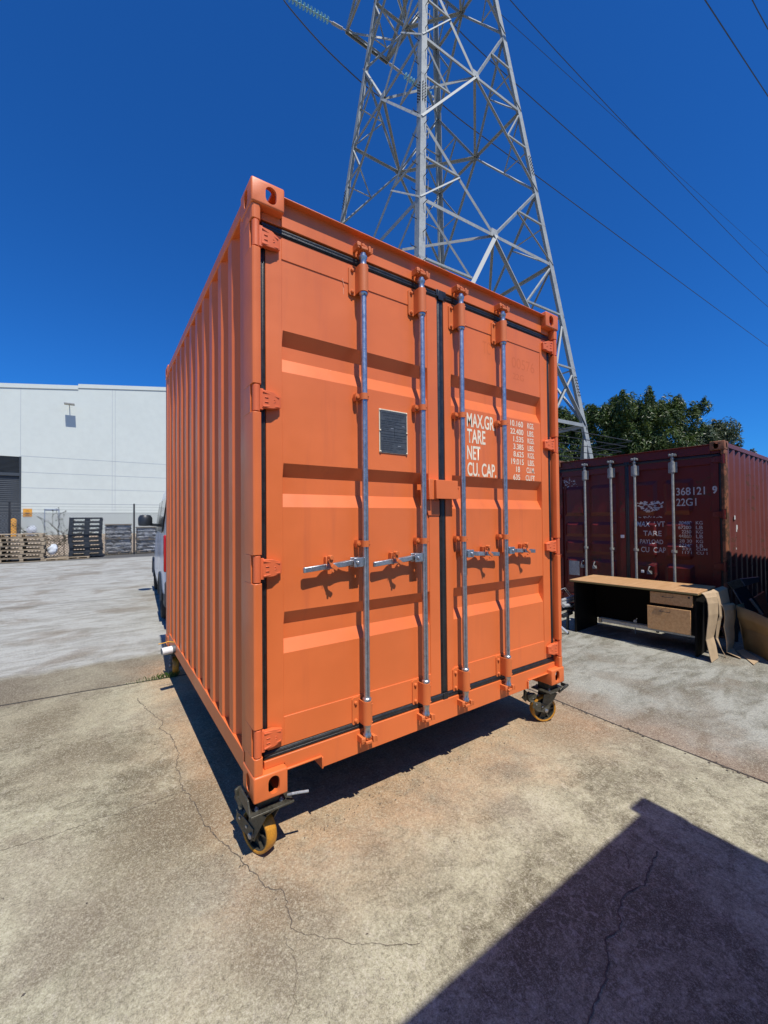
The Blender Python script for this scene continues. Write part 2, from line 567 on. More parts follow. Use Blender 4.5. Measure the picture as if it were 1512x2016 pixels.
# ------------------------------------------------------------------ the ground
def ground():
    world()
    b = MB()
    xs = [-400, -60, -12, -5, -2, 0, 2.44, 5, 10, 20, 60, 400]
    ys = [-400, -60, -12, -4, -1, 0, 3, 6, 12, 20, 30, 60, 400]
    b.grid([[(x, y, G) for x in xs] for y in ys])
    o = struct(b.build('ground', 'yard_concrete', smooth=0, recalc=False))
    # bank of bare soil between the fence and the warehouse
    b = MB()
    rows = []
    for k, y in enumerate([23.0, 24.5, 26.5, 30, 36, 41.99]):
        zz = G + .004 + [0, .04, .16, .30, .45, .56][k]
        rows.append([(x, y + .5 * math.sin(x * .7), zz + .03 * math.sin(x * 1.9 + y)) if k < 5 else (x, y, zz) for x in [-60 + 2 * i for i in range(61)]])
    b.grid(rows)
    struct(b.build('dirt_bank', 'dry_soil', recalc=False))
ground()

def crack(pts, w0, jit, name, mat, step=.013, seed=1, z=.0016):
    """a thin jagged ribbon on the slab: a crack or a slab joint"""
    rnd = random.Random(seed)
    P = []; drift = 0.0
    if jit: w0 *= .62
    for (ax, ay), (bx, by) in zip(pts, pts[1:]):
        L = math.hypot(bx - ax, by - ay); n = max(1, int(L / step))
        for i in range(n):
            t = i / n
            nx, ny = -(by - ay) / L, (bx - ax) / L
            j = (rnd.gauss(0, jit * .35) + drift * .8) if jit else 0
            drift = drift * .82 + rnd.gauss(0, jit * .45)
            P.append((ax + (bx - ax) * t + nx * j, ay + (by - ay) * t + ny * j))
    P.append(pts[-1])
    rows = []
    for k, p in enumerate(P):
        q0 = P[max(0, k - 1)]; q1 = P[min(len(P) - 1, k + 1)]
        dx, dy = q1[0] - q0[0], q1[1] - q0[1]; L = math.hypot(dx, dy) or 1
        ww = w0 * (rnd.uniform(.35, 1.35) if jit else rnd.uniform(.8, 1.2)) / 2
        rows.append([(p[0] - dy / L * ww, p[1] + dx / L * ww, G + z), (p[0] + dy / L * ww, p[1] - dx / L * ww, G + z)])
    b = MB(); b.grid(rows)
    struct(b.build(name, mat, smooth=0, recalc=False))
    return P
crack([(-.289, 2.486), (-.215, 2.1), (-.155, 1.867), (-.20, 1.75), (-.13, 1.6), (-.124, 1.311), (-.165, 1.1), (-.158, .84), (-.12, .6), (-.109, .476), (-.066, .277),
       (.003, .012), (.03, -.08), (.074, -.148), (.061, -.238), (.046, -.331)],
      .0080, .008, 'ground_crack', 'crack_dark', seed=2)
crack([(.046, -.331), (.134, -.44), (.22, -.52), (.306, -.585), (.42, -.66)], .0035, .008, 'ground_crack', 'crack_dark', seed=14)
crack([(-1.35, .90), (-.974, .874), (-.736, .834), (-.563, .844), (-.324, .822), (-.159, .834)], .0042, .008, 'ground_crack', 'crack_dark', seed=3)
crack([(1.62, -.98), (1.50, -1.0), (1.37, -1.033), (1.26, -1.0), (1.164, -1.017), (1.08, -1.07), (.999, -1.05), (.93, -1.10), (.854, -1.117), (.712, -1.142), (.5, -1.25)],
      .010, .006, 'ground_crack', 'crack_dark', seed=4)
crack([(1.55, -.86), (1.46, -.93), (1.40, -.95)], .005, .008, 'ground_crack', 'crack_dark', seed=5)
crack([(.02, -.33), (.0, -.5), (-.08, -.62), (-.1, -.75)], .003, .01, 'ground_crack', 'crack_dark', seed=6)
crack([(3.1, .9), (3.6, .55), (3.9, .1), (4.3, -.1)], .005, .02, 'ground_crack', 'crack_dark', seed=7)
crack([(-12, 3.25), (-1.285, 3.018), (-.711, 2.969), (-.041, 2.881), (2.7, 2.62)], .022, 0, 'slab_joint', 'joint_dark', step=.1, seed=8, z=.002)
crack([(2.69, 9.0), (2.73, .5), (2.698, -.396), (2.715, -1.134), (2.70, -6)], .013, 0, 'slab_joint', 'joint_dark', step=.08, seed=9, z=.002)
crack([(-14, 9.1), (2.2, 8.3), (16, 7.8)], .018, 0, 'slab_joint', 'joint_dark', step=.2, seed=10, z=.002)
crack([(-14, 14.6), (10, 13.9)], .03, 0, 'slab_joint', 'joint_dark', step=.3, seed=11, z=.002)
crack([(-6.5, 19), (-5.2, 12.0), (-4.2, 5.5), (-3.6, 2.0)], .012, 0, 'slab_joint', 'joint_dark', step=.2, seed=12, z=.002)

# ------------------------------------------------------------------ shipping containers
W = 2.438
def casting_mesh():
    def obj(mb, name):
        return mb.build(name, 'orange_paint', smooth=0)
    world()
    a = obj(MB().box(0, .162, 0, .178, 0, .118), 'tmp')
    m = a.modifiers.new('b', 'BEVEL'); m.width = .009; m.segments = 3
    cut = []
    def oval(cx, cz, ww, hh, n=10):
        r = ww / 2; p = []
        for k in range(n + 1):
            t = math.pi * k / n; p.append((cx + r * math.cos(t), cz + (hh / 2 - r) + r * math.sin(t)))
        for k in range(n + 1):
            t = math.pi + math.pi * k / n; p.append((cx + r * math.cos(t), cz - (hh / 2 - r) + r * math.sin(t)))
        return p
    cut.append(obj(MB().box(.015, .147, .015, .163, .015, .103), 'c0'))
    cut.append(obj(MB().prism(oval(.094, .061, .054, .082), 'y', -.05, .06), 'c1'))
    cut.append(obj(MB().prism(oval(.089, .061, .054, .082), 'x', -.05, .06), 'c2'))
    cut.append(obj(MB().prism(oval(.085, .089, .062, .115), 'z', -.05, .06), 'c3'))
    for c in cut:
        m = a.modifiers.new('x', 'BOOLEAN'); m.operation = 'DIFFERENCE'; m.object = c; m.solver = 'EXACT'
    dg = bpy.context.evaluated_depsgraph_get()
    me = bpy.data.meshes.new_from_object(a.evaluated_get(dg))
    V = [tuple(v.co) for v in me.vertices]; F = [tuple(p.vertices) for p in me.polygons]
    for c in cut + [a]: bpy.data.objects.remove(c)
    return V, F
CAST = casting_mesh()

def corrug(z0, z1, y0, y1, xo, depth, pitch, parent, mat, side, nm='side_wall'):
    """trapezoid corrugation running along y; outer face at x = xo"""
    prof = []
    fl, sl = pitch * .31, pitch * .19
    y = y0
    while y < y1 - 1e-4:
        for dx, st in ((0, 0), (0, fl), (depth, fl + sl), (depth, 2 * fl + sl)):
            yy = y + st
            if yy <= y1: prof.append((xo + dx, yy))
        y += pitch
    prof.append((prof[-1][0], y1))
    b = MB()
    b.grid([[(x, yy, z) for x, yy in prof] for z in (z0, z1)])
    if side == 1: b.mirx(W)
    return b.build(nm, mat, parent, smooth=0)

def container(root, L, H, S):
    M, MS = S['paint'], S['side']
    # corner castings
    for cx in (0, 1):
        for cy in (0, 1):
            for cz in (0, 1):
                b = MB()
                vs = [((W - x) if cx else x, (L - y) if cy else y, (H - z) if cz else z) for x, y, z in CAST[0]]
                fs = CAST[1] if (cx + cy + cz) % 2 == 0 else [f[::-1] for f in CAST[1]]
                b.add(vs, fs).build('corner_casting', S.get('cast', M), root, smooth=40, recalc=False)
    HZ = S['hinges']
    hh = .062                                     # half height of a hinge knuckle
    for sd in (0, 1):
        # corner post: round-nosed front with a niche at each hinge
        b = MB()
        poly = [(.004, .150), (.004, .022), (.007, .013), (.014, .008), (.038, .008), (.045, .012), (.048, .02), (.048, .06), (.062, .075), (.062, .150)]
        segs = []
        z = .118
        for hz in sorted(HZ):
            segs.append((z, hz - hh - .004)); z = hz + hh + .004
        segs.append((z, H - .118))
        for a0, a1 in segs: b.prism(poly, 'z', a0, a1)
        core = [(.004, .1498), (.004, .046), (.030, .046), (.0478, .050), (.0618, .0752), (.0618, .1498)]
        for hz in HZ: b.prism(core, 'z', hz - hh - .004, hz + hh + .004)
        if sd: b.mirx(W)
        b.build('corner_post', S.get('post', M), root, smooth=30, bevel=.0025)
        # rear post
        b = MB().box(.004, .09, L - .13, L - .005, .118, H - .118)
        if sd: b.mirx(W)
        b.build('corner_post', M, root, bevel=.004)
        # rails
        b = MB().box(.006, .052, .178, L - .178, .054, .160).box(.006, .09, .178, L - .178, .054, .062)
        if sd: b.mirx(W)
        b.build('bottom_rail', MS, root, bevel=.003)
        b = MB().box(.004, .062, .178, L - .178, H - .085, H - .020)
        if sd: b.mirx(W)
        b.build('top_rail', MS, root, bevel=.006)
        corrug(.160, H - .085, .150, L - .13, .010, .036, S['pitch'], root, MS, sd)
    # roof, floor, rear wall
    b = MB()
    ys = [.10 + (L - .2) * i / 48 for i in range(49)]
    b.grid([[(x, y, H - .034 + (.016 if (i // 2) % 2 else 0)) for x in (.03, W - .03)] for i, y in enumerate(ys)])
    b.build('roof', M, root, smooth=0)
    b = MB().box(.05, W - .05, .06, L - .05, .135, .152)
    for i in range(int(L / .3)):
        b.box(.052, W - .052, .25 + i * .3, .30 + i * .3, .02, .134)
    b.build('floor', 'black_metal', root, smooth=0)
    MB().box(.09, W - .09, L - .06, L - .02, .0, H - .03).build('rear_wall', M, root, smooth=0)
    # door header and sill
    b = MB().box(.162, W - .162, .046, .12, H - .155, H - .034).box(.162, W - .162, .010, .12, H - .036, H - .029)
    b.box(.0625, .162, .050, .12, H - .155, H - .118).box(W - .162, W - .0625, .050, .12, H - .155, H - .118)
    b.build('door_header', M, root, bevel=.0025)
    n0, n1 = .355, W - .405
    b = MB()
    b.prism([(.0625, .155), (.0625, .1185), (.1625, .1185), (.1625, .088), (n0, .088), (n0, .028), (n1, .028), (n1, .088), (W - .1625, .088),
             (W - .1625, .1185), (W - .0625, .1185), (W - .0625, .155)], 'y', .042, .12)
    # turned lips round the two notches
    for a0, a1 in ((.1625, n0), (n1, W - .1625)):
        b.box(a0, a1, .030, .0415, .086, .094)
    b.box(n0, n0 + .008, .030, .0415, .028, .0855).box(n1 - .008, n1, .030, .0415, .028, .0855)
    b.box(n0 - .002, n0 + .02, .1205, .4, .03, .1).box(n1 - .02, n1 + .002, .1205, .4, .03, .1)
    b.build('door_sill', M, root, bevel=.002)
    b = MB()
    for xx in (.168, W - .176): b.box(xx, xx + .008, .121, 1.2, .0, .132)
    b.build('pocket_web', M, root, smooth=0)
    # rubber door seals
    T, B_ = H - .162, .196
    gy = .048
    def seal(x0, x1, z0, z1):
        q = MB()
        if x1 - x0 > z1 - z0:
            c = (z0 + z1) / 2; h = (z1 - z0) / 2
            q.prism([(gy + .03, z0), (gy + .006, z0), (gy, z0 + h * .45), (gy + .001, c - h * .1), (gy + .004, c), (gy + .001, c + h * .1), (gy, z1 - h * .45), (gy + .006, z1), (gy + .03, z1)], 'x', x0, x1)
        else:
            h = (x1 - x0) / 2; c = (x0 + x1) / 2
            q.prism([(x0, gy + .034), (x0, gy + .012), (x0 + h * .5, gy + .005), (c, gy + .009), (x1 - h * .5, gy + .005), (x1, gy + .012), (x1, gy + .034)], 'z', z0, z1)
        q.build('door_seal', 'rubber', root, smooth=50, bevel=.001)
    seal(.064, W - .064, T - .036, T)
    seal(.064, W - .064, B_ - .042, B_ - .004)
    seal(.054, .082, B_ - .0035, T - .0365)
    seal(W - .082, W - .054, B_ - .0035, T - .0365)
    seal(1.192, 1.246, B_ - .0035, T - .0365)
    q = MB().box(1.196, 1.242, gy - .006, gy + .004, T - .05, T + .012).box(1.178, 1.262, gy - .004, gy + .004, T - .03, T + .014)
    q.box(1.2, 1.24, gy - .004, gy + .004, B_ - .048, B_ + .0)
    q.build('door_seal', 'rubber', root, bevel=.003)
    # the two doors
    fy, py, dp = .056, S.get('py', .060), S.get('dp', .036)
    zt, zb = T - .037, B_ - .002
    doors = []
    for k, (x0, x1, a0, a1) in enumerate(((.083, 1.191, .165, 1.108), (1.247, W - .083, 1.306, 2.268))):
        d = MB()
        pz0, pz1 = S['panel']
        d.box(x0, a0, fy, fy + .03, zb, zt).box(a1, x1, fy, fy + .03, zb, zt)
        d.box(a0, a1, fy, fy + .03, pz1, zt).box(a0, a1, fy, fy + .03, zb, pz0)
        door = d.build('door', M, root, smooth=0, bevel=.0015, seg=1)
        rows = []
        zz = [(pz0 - .002, 0)]
        for (q0, q1, q2, q3) in S['recess']:
            zz += [(q0, 0), (q1, 1), (q2, 1), (q3, 0)]
        zz.append((pz1 + .002, 0))
        e = .006
        gaps = S.get('breaks')
        if gaps:
            cols = []
            for (g0, g1) in gaps[k]:
                cols += [(g0, 0), (g0 + .045, 1), (g1 - .045, 1), (g1, 0)]
            cols = [(a0 - .002, 0)] + cols + [(a1 + .002, 0)]
        else:
            cols = [(a0 - .002, 0), (a0 + .001, 0), (a0 + e, 1), (a1 - e, 1), (a1 - .001, 0), (a1 + .002, 0)]
        p = MB().grid([[(cx, py + dp * fz * fx, z) for cx, fx in cols] for z, fz in zz])
        p.build('door_panel', M, door, smooth=0, recalc=True)
        doors.append(door)
    # hinges
    for sd in (0, 1):
        for hz in HZ:
            b = MB()
            b.tube((.026, .024, hz - hh), (.026, .024, hz + hh), .0175, 16)
            b.box(.028, .06, .022, .040, hz - hh + .012, hz + hh - .012)
            # tapered leaf with turned edges and a raised bead
            t0, t1 = hz + .045, hz + .026
            u0, u1 = hz - .042, hz - .028
            vs = []
            for (x, zt_, zb_, yf, yb) in ((.052, t0, u0, .020, .044), (.105, (t0 + t1) / 2 + .006, (u0 + u1) / 2 - .004, .022, .050), (.150, t1, u1, .036, .055)):
                vs += [(x, yf, zt_), (x, yf, zb_), (x, yb, zb_), (x, yb, zt_)]
            fs = [(0, 1, 2, 3), (11, 10, 9, 8)]
            for g in (0, 4):
                fs += [(g, g + 4, g + 5, g + 1), (g + 1, g + 5, g + 6, g + 2), (g + 2, g + 6, g + 7, g + 3), (g + 3, g + 7, g + 4, g)]
            b.add(vs, fs)
            b.bar((.056, .0185, hz + .036), (.140, .032, hz + .020), .006, .008, (0, 0, 1))
            b.bar((.056, .0185, hz - .034), (.140, .032, hz - .024), .006, .008, (0, 0, 1))
            b.lathe([(.0085, .0), (.0085, .004), (.005, .004), (.005, .0)], (.112, .027, hz - .001), (0, -1, 0), 12, closed=True)
            b.box(.066, .084, .0175, .021, hz + .008, hz + .012).box(.066, .084, .0175, .021, hz - .014, hz - .010)
            if sd: b.mirx(W)
            b.build('hinge', S.get('hinge', M), doors[sd], smooth=30, bevel=.0018)
    # locking bars
    BY = .006
    for k, bx in enumerate(S['bars']):
        top, bot = T + .030, .122
        b = MB()
        b.tube((bx, BY, bot + .02), (bx, BY, top - .02), .0170, 20)
        for z0, z1 in ((T - .060, T - .002), (T - .223, T - .203)):
            b.lathe([(.0165, 0), (.0235, .004), (.0235, .014), (.018, .022), (.018, z1 - z0 - .008), (.020, z1 - z0)], (bx, BY, z1), (0, 0, -1), 20)
        b.lathe([(.018, 0), (.024, .004), (.024, .016), (.018, .022)], (bx, BY, .313), (0, 0, 1), 20)
        b.lathe([(.022, 0), (.0205, .012), (.018, .018), (.018, .045), (.022, .05), (.022, .062), (.016, .066)], (bx, BY, .190), (0, 0, -1), 20)
        bar = b.build('locking_bar', S['bar'], root, smooth=40)
        BM = S.get('bracket', M)
        # long brackets at both ends, short straps between
        def shell(z0, z1, r=.0275):
            q = MB()
            prof = []
            for i in range(13):
                t = math.pi * i / 12
                prof.append((bx - r * math.cos(t), BY - r * math.sin(t)))
            out = [(bx - r, fy - .002)] + prof + [(bx + r, fy - .002)]
            inn = [(bx + (r - .005), fy - .002)] + [(bx + (x - bx) * (r - .005) / r, BY + (y - BY) * (r - .005) / r) for x, y in prof[::-1]] + [(bx - (r - .005), fy - .002)]
            poly = out + inn
            n = len(out)
            for (j0, j1) in [(i, i + 1) for i in range(n - 1)]:
                q.prism([out[j0], out[j1], inn[n - 1 - j1], inn[n - 1 - j0]], 'z', z0, z1)
            return q
        for z0, z1 in ((T - .205, T - .058), (.193, .316)):
            q = shell(z0, z1)
            zz = [z0 - .012, z1 + .012] if z0 < 1 else [z0 - .006, z1 + .004]
            if S.get('flange', True):
                q.prism([(bx - .0665, zz[0] + .01), (bx - .058, zz[0]), (bx - .026, zz[0]), (bx - .026, zz[1]), (bx - .058, zz[1]), (bx - .0665, zz[1] - .01)], 'y', fy - .007, fy + .001)
                q.box(bx + .026, bx + .045, fy - .005, fy + .001, z0, z1)
            for zc in (z0 + .012, z1 - .016):
                q.lathe([(.010, 0), (.010, .006), (.007, .012), (.0, .013)], (bx - .046, fy - .006, zc), (0, -1, 0), 10)
                q.lathe([(.005, 0), (.004, .004), (0, .005)], (bx + .018, BY - .020, zc), (.62, -.78, 0), 8)
            q.build('bar_bracket', BM, bar, smooth=32)
        for zc in S['straps']:
            q = shell(zc - .017, zc + .017, .0225)
            q.prism([(bx - .040, zc - .02), (bx - .02, zc - .017), (bx - .02, zc + .017), (bx - .040, zc + .02), (bx - .045, zc)], 'y', fy - .030, fy + .001)
            q.lathe([(.010, 0), (.010, .008), (.0, .009)], (bx - .032, fy - .030, zc), (0, -1, 0), 8)
            q.lathe([(.004, 0), (.004, .004), (0, .005)], (bx + .014, BY - .0185, zc), (.6, -.8, 0), 8)
            q.build('bar_strap', BM, bar, smooth=32)
        # cam and keeper: three hooked lugs round a toothed cam
        for zc, sg in ((T + .040, 1), (.112, -1)):
            q = MB()
            yk = .046
            q.box(bx - .042, bx - .026, yk - .055, yk, zc - .014, zc + .020)
            q.prism([(bx - .046, yk - .055), (bx - .026, yk - .060), (bx - .014, yk - .050), (bx - .026, yk - .040)], 'z', zc - .004, zc + .016)
            q.box(bx + .026, bx + .040, yk - .060, yk, zc - .020, zc + .014)
            q.prism([(bx + .040, yk - .050), (bx + .052, yk - .062), (bx + .046, yk - .020), (bx + .036, yk - .012)], 'z', zc - .022, zc + .010)
            q.prism([(bx - .020, BY - .022), (bx + .016, BY - .026), (bx + .024, BY + .004), (bx + .006, BY + .030), (bx - .020, BY + .020)], 'z', zc - .018, zc - .004)
            q.prism([(bx - .014, BY - .018), (bx + .020, BY - .014), (bx + .012, BY + .030), (bx - .018, BY + .026)], 'z', zc + .002, zc + .014)
            q.tube((bx, BY, zc - .03), (bx, BY, zc + .022), .012, 10)
            q.box(bx - .012, bx + .012, yk - .03, yk, zc + .012, zc + .026)
            q.build('cam_keeper', BM, bar, smooth=25, bevel=.002)
        # handle, its hub and the catch that holds it
        if S.get('handles', True):
            sgn = -1 if k < 2 else 1
            hz = S['hz']
            LN = S['hlen'][k]
            q = MB()
            hx = bx + sgn * .022
            q.box(min(hx, hx + sgn * .058), max(hx, hx + sgn * .058), BY - .014, BY - .006, hz - .022, hz + .028)
            q.box(min(hx, hx + sgn * .058), max(hx, hx + sgn * .058), BY + .026, BY + .034, hz - .022, hz + .028)
            q.box(min(hx - sgn * .01, hx + sgn * .012), max(hx - sgn * .01, hx + sgn * .012), BY - .006, BY + .026, hz - .018, hz + .026)
            q.lathe([(.011, 0), (.011, .006), (.006, .009), (0, .009)], (hx + sgn * .036, BY - .014, hz + .002), (0, -1, 0), 8)
            pl = [(.020, -.012), (.070, -.012), (.105, -.008), (LN * .42, -.010), (LN * .52, -.016), (LN * .62, -.010), (LN * .70, -.010), (LN - .01, -.013), (LN, -.008),
                  (LN, .002), (LN - .01, .006), (LN * .74, .004), (LN * .66, .016), (LN * .60, .020), (LN * .55, .008), (LN * .49, .006), (LN * .43, .018), (LN * .37, .020), (LN * .30, .012), (.070, .004), (.020, .004)]
            tilt = -.018
            n = len(pl)
            vs = []
            for dz in (-.011, .011):
                for u, yy in pl:
                    th = dz * (1.0 if .3 * LN < u < .75 * LN else 1.0)
                    vs.append((hx + sgn * u, BY + .016 + yy, hz + th * 1.25 + tilt * (u / LN) ** 1.5 + (.004 if u < .09 else 0)))
            fs = [tuple(range(n)), tuple(range(2 * n - 1, n - 1, -1))] + [(i, (i + 1) % n, n + (i + 1) % n, n + i) for i in range(n)]
            q.add(vs, fs)
            q.build('handle', 'galvanised', bar, smooth=20, bevel=.003)
            q = MB()
            mx = hx + sgn * LN * .58
            q.box(mx - .010, mx + .012, .030, fy, hz - .030, hz + .040)
            q.box(mx - .006, mx + .008, BY + .018 - .038, .034, hz + .018, hz + .040)
            q.tube((mx - .004, BY + .018 - .050, hz + .040), (mx - .004, BY + .018 - .018, hz + .040), .012, 12)
            q.bar((mx - .012, BY + .018 - .038, hz + .034), (mx + .004, BY + .018 - .038, hz - .006), .018, .006, (0, 1, 0))
            q.bar((mx - .000, BY + .018 - .042, hz - .000), (mx + .030, BY + .018 - .042, hz - .022), .020, .007, (0, 1, 0))
            q.bar((mx - .024, BY + .018 - .030, hz + .042), (mx - .024, BY + .018 - .030, hz - .004), .003, .003)
            q.tube((mx + .006, BY + .018 - .044, hz - .032), (mx + .006, BY + .018 - .034, hz - .032), .006, 8)
            q.tube((mx + .002, BY + .018 - .020, hz - .050), (mx + .002, BY + .018 - .012, hz - .050), .004, 8)
            q.build('handle_catch', BM, bar, smooth=30, bevel=.002)
    return doors

orange_root = thing('shipping_container', 'freshly painted orange ten-foot shipping container with closed doors, raised on yellow caster wheels', 'shipping container', (0, 0, 0))
ST = dict(paint='orange_paint', side='orange_paint', hinge='orange_hinge_paint', bracket='bracket_paint', bar='galvanised', pitch=.2365,
          hinges=[.262, 1.062, 1.862, 2.640], bars=[.611, 1.024, 1.355, 1.768], straps=[1.957, 1.158], panel=(.333, 2.585),
          recess=[(.638, .700, .776, .840), (1.354, 1.422, 1.506, 1.571), (2.025, 2.100, 2.166, 2.232)],
          hz=1.058, hlen=[.335, .335, .335, .325])
LO, HO = 2.991, 2.896
od = container(orange_root, LO, HO, ST)
# lock box over the meeting stiles
q = MB()
q.box(1.118, 1.300, -.004, .000, 1.412, 1.528).box(1.118, 1.300, .0005, .048, 1.524, 1.528)
q.box(1.118, 1.122, .0005, .048, 1.412, 1.5235).box(1.296, 1.300, .0005, .048, 1.412, 1.5235)
q.build('lock_box', 'orange_paint', od[1], bevel=.004, seg=3, smooth=40)
q = MB()
q.box(1.072, 1.0755, .012, .056, 1.408, 1.532).box(1.076, 1.114, .012, .0155, 1.408, 1.532).box(1.076, 1.150, .016, .052, 1.528, 1.532)
q.box(1.045, 1.0715, .052, .056, 1.395, 1.545)
q.prism([(1.085, 1.405), (1.087, 1.345), (1.100, 1.31), (1.19, 1.31), (1.19, 1.405)], 'y', .050, .0555)
q.build('lock_box', 'orange_paint', od[0], bevel=.002)
q = MB(); q.lathe([(.012, -.002), (.012, .002), (.0085, .002), (.0085, -.002)], (1.309, .012, 1.478), (0, 1, .3), 14, closed=True)
q.build('lock_ring', 'orange_paint', od[1])
# approval plate
pl_root = MB().box(.740, .944, .0555, .0590, 1.672, 1.925).build('approval_plate_frame', 'cream_enamel', od[0], bevel=.001, smooth=0)
MB().box(.746, .938, .0535, .0553, 1.676, 1.919).build('approval_plate', 'plate_grey', pl_root, smooth=0)
for rx, rz in ((.747, 1.918), (.937, 1.918), (.746, 1.80), (.938, 1.80), (.747, 1.679), (.937, 1.679)):
    MB().lathe([(.0052, 0), (.0052, .002), (.003, .0042), (0, .0046)], (rx, .0536, rz), (0, -1, 0), 10).build('rivet', 'cream_enamel', pl_root)
yy = .0530
for t, a0, a1, c0, c1 in (('APPROVED FOR TRANSPORT', .757, .927, 1.898, 1.907), ('UNDER CUSTOMS SEAL', .768, .912, 1.885, 1.893), ('CSC SAFETY', .78, .90, 1.868, 1.876),
                          ('TYPE OF CONTAINER', .757, .86, 1.846, 1.852), ("MANUFACTURER'S NO.", .757, .85, 1.826, 1.832), ('OWNER', .757, .81, 1.806, 1.812),
                          ('CSC SAFETY APPROVAL', .765, .905, 1.748, 1.757), ('DATE MANUFACTURED', .757, .84, 1.724, 1.730), ('IDENTIFICATION NO.', .757, .83, 1.712, 1.718),
                          ('MAXIMUM GROSS WEIGHT', .757, .84, 1.700, 1.706), ('10160 KGS  22400 LBS', .86, .92, 1.700, 1.706), ('ALLOWABLE STACKING', .757, .83, 1.688, 1.694)):
    lettering(t, a0, a1, c0, c1, yy, 'plate_ink', pl_root)
q = MB()
for zz, a0, a1 in ((1.858, .752, .932), (1.840, .752, .932), (1.820, .752, .932), (1.798, .752, .932), (1.780, .752, .932), (1.765, .752, .932), (1.738, .752, .932)):
    q.box(a0, a1, yy - .0005, yy + .0003, zz, zz + .0014)
q.box(.846, .8474, yy - .0005, yy + .0003, 1.765, 1.8195)
q.build('plate_rules', 'plate_ink', pl_root, smooth=0)
q = MB()
for a, c in ((.90, 1.836), (.82, 1.816), (.87, 1.716)): q.box(a, a + .022, yy - .0005, yy + .0003, c, c + .0035)
q.build('plate_stamp', 'galvanised_dull', pl_root, smooth=0)
# weights stencilled on the right door
ty = .0592
for t, a0, a1, c0, c1 in (('MAX.GR.', 1.453, 1.735, 1.906, 2.002), ('TARE', 1.455, 1.633, 1.799, 1.894), ('NET', 1.453, 1.580, 1.686, 1.780), ('CU. CAP.', 1.453, 1.740, 1.575, 1.668)):
    lettering(t, a0, a1, c0, c1, ty, 'lettering_cream', od[1], bold=.018)
for t, u, a0, a1, c0, c1, b0 in (('10.160', 'KGS.', 1.902, 2.050, 1.968, 2.011, 2.102), ('22.400', 'LBS.', 1.902, 2.052, 1.909, 1.951, 2.102), ('1.535', 'KGS.', 1.935, 2.052, 1.854, 1.895, 2.102),
                             ('3.385', 'LBS.', 1.934, 2.052, 1.798, 1.839, 2.102), ('8.625', 'KGS.', 1.934, 2.052, 1.742, 1.783, 2.102), ('19.015', 'LBS.', 1.908, 2.052, 1.685, 1.728, 2.102),
                             ('18', 'CU.M.', 1.962, 2.006, 1.629, 1.671, 2.085), ('635', 'CU.FT', 1.928, 2.006, 1.571, 1.612, 2.073)):
    lettering(t, a0, a1, c0, c1, ty, 'lettering_cream', od[1], bold=.012)
    lettering(u, b0, 2.183, c0, c1, ty, 'lettering_cream', od[1], bold=.012)
lettering('TC', 1.62, 1.70, 2.44, 2.53, .0594, 'ghost_paint', od[1], name='ghost_lettering')
lettering('00576', 1.93, 2.20, 2.405, 2.485, .0594, 'ghost_paint', od[1], name='ghost_lettering')
lettering('22G', 1.94, 2.07, 2.32, 2.365, .0594, 'ghost_paint', od[1], name='ghost_lettering')
# scratches by the first bar, chips on the lower seal
q = MB()
q.prism([(.505, 2.60), (.507, 2.60), (.520, 2.565), (.518, 2.564)], 'y', .0545, .056)
q.prism([(.514, 2.555), (.516, 2.555), (.519, 2.517), (.517, 2.517)], 'y', .0590, .0604)
q.build('scratch', 'scratch_pale', od[0], smooth=0)
# pipe stub low on the left side
q = MB().tube((.006, 2.37, .112), (-.105, 2.355, .108), .033, 20)
pp = q.build('drain_pipe', 'white_plastic', orange_root)
MB().tube((.004, 2.371, .1122), (-.022, 2.367, .1112), .0365, 20).build('pipe_collar', 'grey_plastic', pp)
MB().tube((-.106, 2.355, .108), (-.1085, 2.3546, .1079), .027, 20).build('pipe_end', 'grey_plastic', pp)
MB().path([(.004, 2.42, .16), (-.045, 2.42, .175), (-.075, 2.43, .165), (-.125, 2.43, .163)], .004, 8).build('pipe_strap', 'yellow_plastic', pp)

